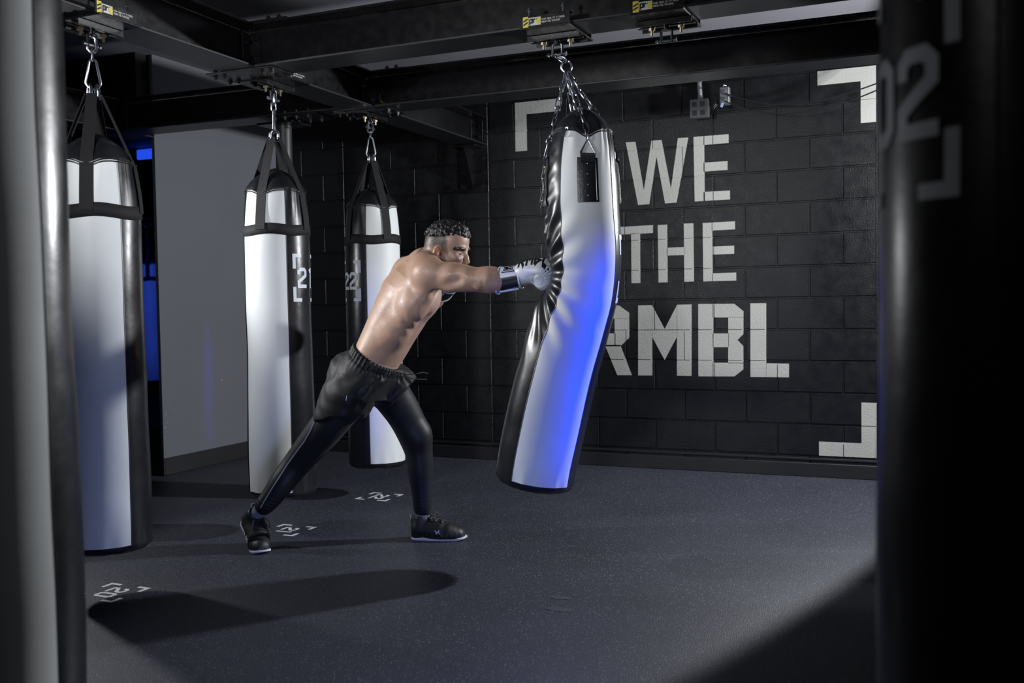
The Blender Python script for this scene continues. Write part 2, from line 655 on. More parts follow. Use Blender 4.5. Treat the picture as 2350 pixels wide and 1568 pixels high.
floor_mark(-1.077, -3.577, '20', M_MARK, 'white floor mark with the number 20 under the nearest left bag')
floor_mark(-1.075, -2.405, '21', M_MARK, 'white floor mark with the number 21 beside the rear shoe')
floor_mark(-1.087, -1.487, '22', M_MARK, 'white floor mark with the number 22 near the wall')
b = MB()
sm1, sm2 = at_floor(1284, 1372), at_floor(1284, 1399)
for c, hw, hh in ((sm1, .055, .022), (sm2, .062, .026)):
    n = 14
    b.add([(c[0]+hw*cos(2*pi*k/n)*(1+.12*sin(5*k)), c[1]+hh*sin(2*pi*k/n)*(1+.2*cos(3*k)), .0011) for k in range(n)], [tuple(range(n))])
o = b.build('floor_smudge', M_FAINT, floor, smooth=False)
o['label'] = 'faint worn footprint smudge on the dark floor'


# ------------------------------------------------------------------ steel beams
def i_beam(name, p0, p1, h, w, label, zb, t=.011, web=.008, cat='beam', group=None, c0=0.0, c1=0.0):
    p0, p1 = Vector((*p0, 0)), Vector((*p1, 0))
    L = (p1-p0).length
    ang = math.atan2(p1.y-p0.y, p1.x-p0.x)
    root = empty(name, (p0.x, p0.y, zb), (0, 0, ang), label, cat, group, kind='thing')
    b = MB()
    b.box(((c0+L-c1)/2, 0, t/2), (L-c0-c1, w, t), bev=.002)
    b.build('bottom_flange', M_STEEL_LIT, root, angle=20)
    b = MB()
    b.box(((c0+L-c1)/2, 0, h-t/2), (L-c0-c1, w, t), bev=.002)
    b.build('top_flange', M_STEEL, root, angle=20)
    b = MB()
    b.box((L/2, 0, h/2), (L, web, h-2*t-.006))
    b.build('web', M_STEEL, root, smooth=False)
    return root, ang, L


ZB, HB, WB = 2.287, .205, .206
# the beam the row of bags hangs from runs from the camera's left to the back wall
A0, A1 = (-1.035, -6.3), (-1.128, -.012)
beamA, angA, LA = i_beam('steel_beam', A0, A1, HB, WB, 'black steel beam carrying the row of three bags, running to the back wall', ZB)
axA = Vector((A1[0]-A0[0], A1[1]-A0[1])).normalized()


def on_A(y):
    t = (y-A0[1])/(A1[1]-A0[1])
    return A0[0]+(A1[0]-A0[0])*t


YB, YC = -2.595, -1.475
beamB, _, LB = i_beam('steel_beam', (on_A(YB)+.012, YB), (4.5, YB-.03), HB, WB, 'black steel beam above the boxer that carries the swinging bag', ZB, c0=.095)
beamC, _, LC_ = i_beam('steel_beam', (on_A(YC)+.012, YC-.03), (4.5, YC+.09), HB, WB, 'black steel beam in front of the painted wall lettering', ZB, c0=.097)
XD = -2.93
beamE, _, LE_ = i_beam('steel_beam', (XD+.012, -1.60), (on_A(YC)-.012, YC-.06), HB, WB, 'black steel beam crossing in front of the grey wall', ZB, c0=.097, c1=.097)
beamD, _, LD_ = i_beam('steel_beam', (XD-.02, -6.3), (XD, -1.40), HB, WB, 'black steel beam running on the far left behind the nearest strapped bag', ZB)


def cleat(parent, loc, rz, nb=2, h=.15, w=.065, both=True):
    """bolted angle cleat: plates with their bolts (local: +x along the incoming beam, plate on the +-y faces of its web)"""
    R = Matrix.Rotation(rz, 3, 'Z')
    for s in ((-1, 1) if both else (-1,)):
        b = MB()
        def put(c, sz):
            p = R @ Vector(c)
            b.box((loc[0]+p.x, loc[1]+p.y, loc[2]+p.z), sz, R=R, bev=.0015)
        put((w/2, s*.009, 0), (w, .009, h))
        put((.0045, s*(.005+w/2), 0), (.009, w, h))
        pl_ = b.build('angle_cleat', M_STEEL, parent, smooth=False)
        for k in range(nb):
            zz = loc[2]+(k-(nb-1)/2)*h*.5
            bb = MB()
            p = R @ Vector((w*.55, s*.0135, 0))
            ax_ = R @ Vector((0, s, 0))
            bb.hexbolt((loc[0]+p.x, loc[1]+p.y, zz), ax_, .012, .009)
            bb.build('bolt', M_STEEL, pl_, smooth=False)
            bb = MB()
            p = R @ Vector((.009, s*(.005+w*.6), 0))
            ax_ = R @ Vector((1, 0, 0))
            bb.hexbolt((loc[0]+p.x, loc[1]+p.y, zz), ax_, .012, .009)
            bb.build('bolt', M_STEEL, pl_, smooth=False)


cleat(beamB, (0, 0, HB/2), 0)
cleat(beamC, (0, 0, HB/2), 0)
cleat(beamE, (0, 0, HB/2), 0)
cleat(beamE, (LE_, 0, HB/2), pi)
# end plates at the wall
cleat(beamA, (LA, 0, HB/2), pi, w=.07)


def flange_plate(parent, c, s, bolts, label=None):
    b = MB()
    b.box(c, s, bev=.002)
    pl_ = b.build('splice_plate', M_STEEL, parent, angle=20)
    for (x, y) in bolts:
        bb = MB()
        bb.hexbolt((x, y, c[2]-s[2]/2), (0, 0, -1), .0125, .010)
        bb.build('bolt', M_STEEL, pl_, smooth=False)
        if c[2] > 0 or True:
            bb = MB()
            bb.hexbolt((x, y, c[2]+s[2]/2+.011), (0, 0, 1), .0125, .009)
            bb.build('nut', M_STEEL, pl_, smooth=False)
    return pl_


def locA(x, y):
    d = Vector((x-A0[0], y-A0[1]))
    return d.dot(axA), -d.x*axA.y+d.y*axA.x


for yj, z_ in ((YB, -.005), (YC, -.005)):
    u_, v_ = locA(on_A(yj), yj)
    bl = [(u_+sx*.055, v_+sy) for sx in (-1, 1) for sy in (-.16, -.11, .11, .16)]
    flange_plate(beamA, (u_, v_, z_-.001), (.19, .38, .010), bl)
    flange_plate(beamA, (u_, v_-.12, HB+.006), (.20, .34, .010), [(u_+sx*.055, v_+sy) for sx in (-1, 1) for sy in (-.22, -.16, -.02, .0)])
# gusset where the left beam meets the column
flange_plate(beamE, (LE_-.42, 0, -.006), (.34, .22, .012), [(LE_-.42+sx, sy*.075) for sx in (-.13, -.06, .02, .1) for sy in (-1, 1)])

# wall bracket that carries the end of the long beam
wb = empty('wall_bracket', (-1.143, -.001, 1.95), label='black bolted steel bracket on the block wall under the beam end', cat='bracket')
b = MB()
b.box((0, -.006, .16), (.254, .012, .32), bev=.002)
b.build('back_plate', M_STEEL, wb, smooth=False)
b = MB()
b.box((0, -.09, .321), (.2, .16, .012), bev=.002)
b.build('seat_plate', M_STEEL, wb, smooth=False)
b = MB()
b.add([(-.006, -.012, .02), (.006, -.012, .02), (.006, -.16, .314), (-.006, -.16, .314), (-.006, -.012, .314), (.006, -.012, .314)],
      [(0, 1, 2, 3), (3, 2, 5, 4), (0, 3, 4), (1, 5, 2)])
b.build('gusset', M_STEEL, wb, smooth=False)
for sx in (-1, 1):
    for zz in (.05, .15, .25):
        b = MB()
        b.hexbolt((sx*.082, -.012, zz), (0, -1, 0), .019, .016)
        b.build('bolt', M_STEEL, wb, smooth=False)

M_COLUMN = mat('column_steel_lit', (.02, .021, .024), .45, var=.2, bump=.0005, bump_scale=90)  # less black than the beams, the light on the shaft is in the colour
# round column under the left beam
colm = empty('steel_column', (-1.70, -1.50, 0), label='round black steel column behind the middle strapped bag', cat='column', kind='thing')
b = MB()
b.cyl((0, 0, .012), (0, 0, ZB-.036), .047, 28)
b.build('shaft', M_COLUMN, colm)
b = MB()
b.box((0, 0, ZB-.029), (.26, .2, .013), bev=.002)
b.build('cap_plate', M_STEEL, colm, smooth=False)
b = MB()
b.box((0, 0, .006), (.2, .2, .012), bev=.002)
b.build('base_plate', M_STEEL, colm, smooth=False)

# ------------------------------------------------------------------ electrics on the back wall
M_BOX = mat('grey_box_paint', (.035, .036, .040), .4, var=.1)
M_GALV = mat('galvanised_steel', (.42, .43, .45), .38, metal=.9, var=.15, var_scale=40)
M_CABLE = mat('black_cable', (.010, .010, .011), .45)
M_TAG = mat('blue_white_tag', (.30, .38, .6), .5)
pb = at(1607, 251, -.10)
ob = empty('outlet_box', (pb[0], -.10, pb[2]), label='dark square outlet box hanging on a conduit before the block wall', cat='outlet box')
b = MB()
b.box((0, 0, 0), (.115, .06, .115), bev=.006)
b.build('box_body', M_BOX, ob)
b = MB()
b.box((0, -.033, 0), (.122, .006, .122), bev=.003)
fp = b.build('face_plate', M_BOX, ob)
for sx in (-1, 1):
    for sz in (-1, 1):
        b = MB()
        b.box((sx*.026, -.0365, sz*.027), (.03, .003, .034), bev=.0012)
        for q in (-.006, .006):
            b.box((sx*.026+q, -.0385, sz*.027+.003), (.0025, .002, .010))
        b.build('socket', M_DARK, fp, smooth=False)
b = MB()
b.tube([(0, 0, .05), (0, 0, .10), (-.004, .0, .16), (-.004, .02, 2.62-pb[2])], .016, 14)
b.build('conduit', M_GALV, ob)
b = MB()
b.cyl((0, 0, .056), (0, 0, .085), .021, 14)
b.cyl((-.003, 0, .125), (-.003, 0, .142), .020, 14)
b.build('conduit_coupling', M_CHROME, ob)
pc = at(1664, 221, -.10)
jb = empty('junction_box', (pc[0], -.10, pc[2]), label='small bright steel junction box with two cables plugged in', cat='junction box')
b = MB()
b.box((0, 0, 0), (.062, .05, .112), bev=.005)
b.build('box_body', M_GALV, jb)
for zz in (.026, -.022):
    b = MB()
    b.cyl((-.004, -.025, zz), (-.004, -.045, zz), .011, 12)
    b.build('plug', M_CHROME, jb)
b = MB()
b.tube([(-.006, -.03, .056), (-.002, -.03, .066), (.01, -.02, .062)], .005, 8)
b.build('clip', M_CHROME, jb)
b = MB()
b.box((-.01, -.045, -.062), (.016, .002, .03), R=Matrix.Rotation(.4, 3, 'Y'))
b.build('tag', M_TAG, jb, smooth=False)
b = MB()
for k in range(3):
    b.tube([(pb[0]+.058, -.10, pb[2]+.02+.012*k), (pb[0]+.09, -.105-.01*k, pb[2]-.005+.012*k), (pc[0]-.05, -.1, pc[2]-.05+.01*k), (pc[0]-.03, -.1, pc[2]-.03+.012*k)], .0025, 6)
tag(b.build('wire', M_CABLE), 'short looped wires joining the outlet box to the junction box', 'wire')
for k, pts in enumerate((((1663, 214), (1700, 226), (1760, 238), (1820, 240), (1880, 232), (1940, 216), (2000, 196), (2050, 176), (2110, 150), (2170, 122)),
                         ((1663, 232), (1710, 250), (1770, 260), (1830, 260), (1900, 246), (1960, 228), (2010, 208), (2060, 186), (2110, 162), (2170, 132)))):
    P = []
    n = len(pts)
    for i, q in enumerate(pts):
        P.append(at(*q, -.145-.02*k-.25*(i/(n-1))**2))
    # smooth the polyline
    fine = []
    for i in range(n-1):
        p0, p1, p2, p3 = P[max(i-1, 0)], P[i], P[i+1], P[min(i+2, n-1)]
        for s in range(6):
            t = s/6
            fine.append(.5*((2*p1)+(-p0+p2)*t+(2*p0-5*p1+4*p2-p3)*t*t+(-p0+3*p1-3*p2+p3)*t**3))
    fine.append(P[-1])
    b = MB()
    b.tube(fine, .0042, 8)
    tag(b.build('cable', M_CABLE), ('upper of the two black cables sagging across the wall bracket mark', 'lower of the two black cables sagging across the wall bracket mark')[k], 'cable')
# ------------------------------------------------------------------ beam clamps that the bags hang from
M_STK_Y = mat('sticker_yellow', (.55, .48, .05), .4, var=.05)
M_STK_W = mat('sticker_white', (.5, .5, .47), .5, var=.05)
M_STK_K = mat('sticker_black', (.006, .006, .007), .35, var=.05)

LET = {  # tiny strokes for the lettering on the clamps: boxes 3 wide 5 high
    'A': [[(0, 0), (1.5, 5), (3, 0)], [(.6, 1.8), (2.4, 1.8)]], 'C': [[(3, 5), (0, 5), (0, 0), (3, 0)]], 'D': [[(0, 0), (0, 5), (2, 5), (3, 4), (3, 1), (2, 0), (0, 0)]],
    'E': [[(3, 5), (0, 5), (0, 0), (3, 0)], [(0, 2.5), (2.4, 2.5)]], 'F': [[(3, 5), (0, 5), (0, 0)], [(0, 2.5), (2.4, 2.5)]],
    'G': [[(3, 5), (0, 5), (0, 0), (3, 0), (3, 2.4), (1.6, 2.4)]], 'H': [[(0, 0), (0, 5)], [(3, 0), (3, 5)], [(0, 2.5), (3, 2.5)]], 'I': [[(1.5, 0), (1.5, 5)]],
    'L': [[(0, 5), (0, 0), (3, 0)]], 'M': [[(0, 0), (0, 5), (1.5, 2.4), (3, 5), (3, 0)]], 'N': [[(0, 0), (0, 5), (3, 0), (3, 5)]],
    'O': [[(0, 0), (0, 5), (3, 5), (3, 0), (0, 0)]], 'Q': [[(0, 0), (0, 5), (3, 5), (3, 0), (0, 0)], [(1.6, 1.6), (3.2, -.6)]], 'S': [[(3, 5), (0, 5), (0, 2.5), (3, 2.5), (3, 0), (0, 0)]],
    'T': [[(0, 5), (3, 5)], [(1.5, 5), (1.5, 0)]], 'U': [[(0, 5), (0, 0), (3, 0), (3, 5)]], 'Y': [[(0, 5), (1.5, 2.5), (3, 5)], [(1.5, 2.5), (1.5, 0)]],
    'R': [[(0, 0), (0, 5), (3, 5), (3, 2.5), (0, 2.5)], [(1.2, 2.5), (3, 0)]],
    'p': [[(0, -1.6), (0, 3.6)], [(0, 3.4), (2.2, 3.4), (2.2, .3), (0, .3)]], 'r': [[(0, 0), (0, 3.6)], [(0, 3.2), (2, 3.3)]], 'o': [[(0, .3), (0, 3.4), (2.3, 3.4), (2.3, .3), (0, .3)]],
    ' ': [], '-': [[(.4, 2.5), (2.6, 2.5)]], 'B': [[(0, 0), (0, 5), (3, 4), (0, 2.5), (3, 1.4), (0, 0)]],
}


def text_quads(txt, x, y, h, w=1.0, adv=4.2):
    s, out = h/5, []
    for c in txt:
        for pl_ in LET[c]:
            out += [[(x+p[0]*s, y+p[1]*s) for p in q] for q in stroke(pl_, w)]
        x += adv*s
    return out


def flat_quads(qs, y):
    """2D quads (x, z) stood up in the plane y facing -y"""
    V, F = [], []
    for q in qs:
        ar = sum(q[i][0]*q[(i+1) % len(q)][1]-q[(i+1) % len(q)][0]*q[i][1] for i in range(len(q)))
        q = q if ar > 0 else q[::-1]
        F.append(tuple(len(V)+k for k in range(len(q))))
        V += [(p[0], y, p[1]) for p in q]
    return V, F


def make_clamp(loc, rz, label, empty_hook=False):
    """clamp under a beam: local x along the beam, the stickered side faces local -y, z=0 is the underside of the beam"""
    root = empty('beam_clamp', loc, (0, 0, rz), label, 'beam clamp', 'beam clamps the bags hang from')
    b = MB()
    b.box((0, 0, -.012), (.215, .30, .008), bev=.001)
    b.build('clamp_plate', M_STEEL, root, smooth=False)
    for s in (-1, 1):
        b = MB()
        b.box((0, s*.128, .018), (.215, .005, .052), bev=.001)
        b.box((0, s*.115, .042), (.215, .03, .005), bev=.001)
        b.box((0, s*.140, -.010), (.215, .026, .004), bev=.001)
        side = b.build('side_channel', M_STEEL, root, smooth=False)
        for x in (-.075, .075):
            b = MB()
            b.hexbolt((x, s*.117, .066), (0, 0, 1), .009, .008, shank=.022)
            b.build('bolt', M_CHROME, root, smooth=False)
        if s < 0:
            yy = -.1312
            b = MB()
            b.add(*flat_quads([[(-.10, -.004), (-.076, -.004), (-.076, .042), (-.10, .042)]], yy))
            st = b.build('sticker', M_STK_Y, side, smooth=False, label='yellow sticker patch')
            b = MB()
            b.add(*flat_quads(stroke([(-.098, .008), (-.079, .018)], .006)+stroke([(-.098, .022), (-.079, .032)], .006), yy-.0006))
            b.build('sticker_stripe', M_STK_K, side, smooth=False)
            b = MB()
            b.add(*flat_quads([[(-.074, .004), (-.020, .004), (-.020, .036), (-.074, .036)]], yy))
            b.build('logo_panel', M_STK_W, side, smooth=False)
            b = MB()
            b.add(*flat_quads(text_quads('pro', -.069, .013, .023, 1.25, 3.4), yy-.0006))
            b.build('logo_print', M_STK_K, side, smooth=False)
            b = MB()
            n = 16
            b.add(*flat_quads([[(-.030+.0105*cos(2*pi*k/n), .020+.013*sin(2*pi*k/n)) for k in range(n)]], yy-.0009))
            b.build('logo_drop', M_STK_Y, side, smooth=False)
            b = MB()
            b.add(*flat_quads(text_quads('HIGH QUALITY FITNESS', -.016, .021, .0062, .9, 4.1)+text_quads('MOUNTING SYSTEMS', -.016, .010, .0062, .9, 4.1), yy-.0006))
            b.build('small_print', M_STK_W, side, smooth=False)
    b = MB()
    b.box((0, 0, -.034), (.235, .016, .003))
    b.box((-.0, -.05, -.029), (.23, .004, .022))
    b.box((-.0, .05, -.029), (.23, .004, .022))
    b.box((0, 0, -.020), (.235, .10, .004))
    b.build('hanger_channel', M_STEEL, root, smooth=False)
    for x in (-.06, .06):
        b = MB()
        b.tube([(x, 0, -.036), (x, 0, -.047), (x, 0, -.0474), (x, 0, -.066)], [.013, .013, .006, .006], 6)
        b.build('bolt', M_BRASS, root, smooth=False)
    b = MB()
    w = .022
    b.tube([(-w, 0, -.10), (-w, 0, -.055), (-w*.5, 0, -.042), (w*.5, 0, -.042), (w, 0, -.055), (w, 0, -.10)], .006, 8)
    b.cyl((0, 0, -.02), (0, 0, -.05), .012, 12)
    yk = b.build('swivel_yoke', M_STEEL, root)
    b = MB()
    b.tube([(-w-.024, 0, -.092), (-w-.016, 0, -.092), (-w-.0155, 0, -.092), (w+.010, 0, -.092), (w+.0105, 0, -.092), (w+.019, 0, -.092)], [.008, .008, .0055, .0055, .010, .010], 8)
    b.build('pin', M_CHROME, yk, smooth=False)
    return root


# ------------------------------------------------------------------ heavy bags
def link_loop(c, ax, side, L, W, r, n=14):
    """closed oval link: long axis ax, width along side"""
    c, ax, side = Vector(c), Vector(ax).normalized(), Vector(side).normalized()
    P = []
    for k in range(n):
        w = 2*pi*k/n
        x = cos(w)
        y = sin(w)
        P.append(c+ax*((L-W)/2*(1 if x > 0.01 else -1 if x < -.01 else 0)+W/2*x)+side*W/2*y)
    return P


class Bag:
    def __init__(s, axis, rad, zt, straps, cap_h=.12, pinch=.022, dent=None, wr=0.0, seed=1):
        """axis: list of points from bottom to top, rad: matching radii"""
        s.P = [np.array(p, float) for p in axis]
        d = [0.0]
        for a, c in zip(s.P[:-1], s.P[1:]):
            d.append(d[-1]+np.linalg.norm(c-a))
        s.d, s.rad, s.L = np.array(d), np.array(rad, float), d[-1]
        s.straps, s.cap_h, s.pinch, s.dent, s.wr = straps, cap_h, pinch, dent, wr
        s.ph = np.random.default_rng(seed).uniform(0, 6.28, 8)
        s.pa = np.array(s.P)

    def _interp(s, h, arr):
        # smooth (Catmull-Rom) interpolation along the axis
        d = s.d
        h = min(max(h, 0), s.L)
        i = int(min(max(np.searchsorted(d, h)-1, 0), len(d)-2))
        t = (h-d[i])/(d[i+1]-d[i])
        p1, p2 = arr[i], arr[i+1]
        m1 = (arr[i+1]-arr[i-1])/(d[i+1]-d[i-1]) if i > 0 else (p2-p1)/(d[i+1]-d[i])
        m2 = (arr[i+2]-arr[i])/(d[i+2]-d[i]) if i+2 < len(d) else (p2-p1)/(d[i+1]-d[i])
        L = d[i+1]-d[i]
        return (2*t**3-3*t*t+1)*p1+(t**3-2*t*t+t)*L*m1+(-2*t**3+3*t*t)*p2+(t**3-t*t)*L*m2

    def strap_near(s, th):
        return max(math.exp(-((math.remainder(th-a, 2*pi))/.30)**2) for a in s.straps)

    def top(s, th):
        return s.L-s.pinch*s.strap_near(th)

    def R(s, th, h):
        r = s._interp(h, s.rad)
        r += .0014*sin(2*th+h*6+s.ph[0])+.0010*sin(3*th-h*9+s.ph[1])+.0006*sin(h*17+s.ph[2]+th)
        up = math.exp(-(max(0, s.top(th)-h)/.11)**2)
        r -= .010*s.strap_near(th)*up
        r += .0022*up*sin(11*th+9*h*sin(2*th)+s.ph[3])
        low = math.exp(-(h/.07)**2)
        r += .0022*low*sin(16*th+s.ph[4])
        if s.dent:
            ti, hi, dep, sg = s.dent
            du, dv = .165*math.remainder(th-ti, 2*pi), h-hi
            rho, ph = math.hypot(du, dv), math.atan2(dv, du)
            r -= dep*math.exp(-(du/(sg*1.15))**2-(dv/sg)**2)
            r += .0065*math.exp(-((rho-.25)/.12)**2)*sin(19*ph+1.5*sin(3*ph+s.ph[5])+5*rho)*(1 if du > 0 else .8)
            w1 = math.exp(-((du-.06)/.085)**2)*math.exp(-((dv-.28)/.26)**2)
            r += w1*(.0040*sin(62*dv+16*du+2.2*sin(13*dv))+.0024*sin(118*dv-20*du+3*sin(21*du)))
            r += .0045*math.exp(-((du-.04)/.09)**2)*sin(38*dv+14*du)*math.exp(-((dv+.20)/.17)**2)
        return r

    def frame(s, h):
        e = 1e-3
        h = min(max(h, 0), s.L)
        T = s._interp(min(h+e, s.L), s.pa)-s._interp(max(h-e, 0), s.pa)
        T /= np.linalg.norm(T)
        e1 = np.array([T[2], 0, -T[0]])
        e1 /= np.linalg.norm(e1)
        return T, e1, np.cross(T, e1)

    def S(s, th, h, off=0.0):
        T, e1, e2 = s.frame(h)
        c = s._interp(h, s.pa)+T*(max(0, h-s.L))
        r = s.R(th, min(h, s.L))+off
        return Vector(c+(e1*cos(th)+e2*sin(th))*r)

    def panel(s, name, t0, t1, h0, mat_, parent, nt=26, nh=72, off=0.0, htop=None):
        V, F = [], []
        for j in range(nh+1):
            for i in range(nt+1):
                th = t0+(t1-t0)*i/nt
                ht = s.top(th) if htop is None else htop
                V.append(s.S(th, h0+(ht-h0)*j/nh, off))
        for j in range(nh):
            for i in range(nt):
                a = j*(nt+1)+i
                F.append((a, a+1, a+nt+2, a+nt+1))
        return mesh_obj(name, V, F, mat_, parent)

    def ribbon(s, pts, nrm, wdir, w, th):
        """strip with thickness from centre points, normals and width directions"""
        b = MB()
        V, F = [], []
        ws = w if isinstance(w, (list, tuple)) else [w]*len(pts)
        for p, n_, d_, w_ in zip(pts, nrm, wdir, ws):
            p, n_, d_ = Vector(p), Vector(n_).normalized(), Vector(d_).normalized()
            V += [p-d_*w_/2-n_*th/2, p+d_*w_/2-n_*th/2, p+d_*w_/2+n_*th/2, p-d_*w_/2+n_*th/2]
        for i in range(len(pts)-1):
            for k in range(4):
                l = (k+1) % 4
                F.append((i*4+k, i*4+l, i*4+4+l, i*4+4+k))
        F += [(3, 2, 1, 0), tuple(len(V)-4+k for k in range(4))]
        b.add(V, F)
        return b


def norm(s, th, h):
    T, e1, e2 = s.frame(h)
    return Vector(e1*cos(th)+e2*sin(th)), Vector(-e1*sin(th)+e2*cos(th)), Vector(T)


def bag_print(s, parent, th0, h0, txt, brackets=True, R0=.163):
    jobs = []
    if brackets:
        for k in ((-1, 1), (1, 1), (-1, -1), (1, -1)):
            jobs.append(('corner_mark', corner_quads(.094, .119, .052, .0175, (k,), armv=.074)))
    if txt:
        w_ = .102/8*5.8
        for n_, ch_ in enumerate(txt):
            off_ = (n_-(len(txt)-1)/2)*w_
            jobs.append(('number_digit', [[(p[0]+off_, p[1]) for p in q] for q in number_quads(ch_, .102)]))
    for name, qs in jobs:
        V, F = [], []
        for q in qs:
            ar = sum(q[i][0]*q[(i+1) % len(q)][1]-q[(i+1) % len(q)][0]*q[i][1] for i in range(len(q)))
            q = q if ar > 0 else q[::-1]
            x0, x1 = min(p[0] for p in q), max(p[0] for p in q)
            y0, y1 = min(p[1] for p in q), max(p[1] for p in q)
            k0 = math.floor(x0/.007)
            while k0*.007 < x1:
                m0 = math.floor(y0/.02)
                while m0*.02 < y1:
                    cc = clip_rect(q, k0*.007, k0*.007+.007, m0*.02, m0*.02+.02)
                    if cc:
                        F.append(tuple(len(V)+k for k in range(len(cc))))
                        V += [s.S(th0+p[0]/R0, h0+p[1], .0022) for p in cc]
                    m0 += 1
                k0 += 1
        mesh_obj(name, V, F, M_PRINT, parent)


def dome(s, parent, mat_, nt=64, nh=14, tip=.045, flat=.0):
    V, F = [], []
    for j in range(nh+1):
        t = j/nh
        for i in range(nt):
            th = 2*pi*i/nt
            h = s.top(th)
            T, e1, e2 = s.frame(s.L)
            p = np.array(s.S(th, h, .0015))
            c = s._interp(s.L, s.pa)
            apex = c+T*s.cap_h
            d_ = e1*cos(th)+e2*sin(th)
            rim = p-c
            rr = np.linalg.norm(rim-T*(rim@T))
            z0 = rim@T
            ang = t*pi/2
            r = rr*(cos(ang)**.75 if t < 1 else 0)*(1-.10*s.strap_near(th)*sin(pi*t))
            z = z0+(s.cap_h-z0)*(1-cos(ang))**.62
            r = max(r, .004)
            V.append(c+d_*r+T*z)
    for j in range(nh):
        for i in range(nt):
            l = (i+1) % nt
            F.append((j*nt+i, j*nt+l, (j+1)*nt+l, (j+1)*nt+i))
    F.append(tuple(nh*nt+i for i in range(nt)))
    return mesh_obj('top_cap', V, F, mat_, parent)


def bottom_cap(s, parent, mat_, h0=.035, nt=64):
    V, F = [], []
    n = 10
    for j in range(n+1):
        t = j/n
        for i in range(nt):
            th = 2*pi*i/nt
            if t <= .7:
                a = t/.7*pi/2
                h = h0*(1-sin(a)) if h0 > 0 else 0
                rr = s.R(th, h0)-.034*(1-cos(a))
            else:
                h = -.004*(t-.7)/.3
                rr = (s.R(th, h0)-.034)*(1-(t-.7)/.3)
            T, e1, e2 = s.frame(0)
            c = s._interp(h0, s.pa)
            V.append(c+(e1*cos(th)+e2*sin(th))*max(rr, .001)+T*(h-h0))
    for j in range(n):
        for i in range(nt):
            l = (i+1) % nt
            F.append((j*nt+l, j*nt+i, (j+1)*nt+i, (j+1)*nt+l))
    return mesh_obj('bottom_cap', V, F, mat_, parent)


def seam(s, name, path, parent, r=.0028, closed=False, mat_=None):
    b = MB()
    b.tube(path, r, 6, closed=closed)
    return b.build(name, mat_ or M_SEAM, parent)


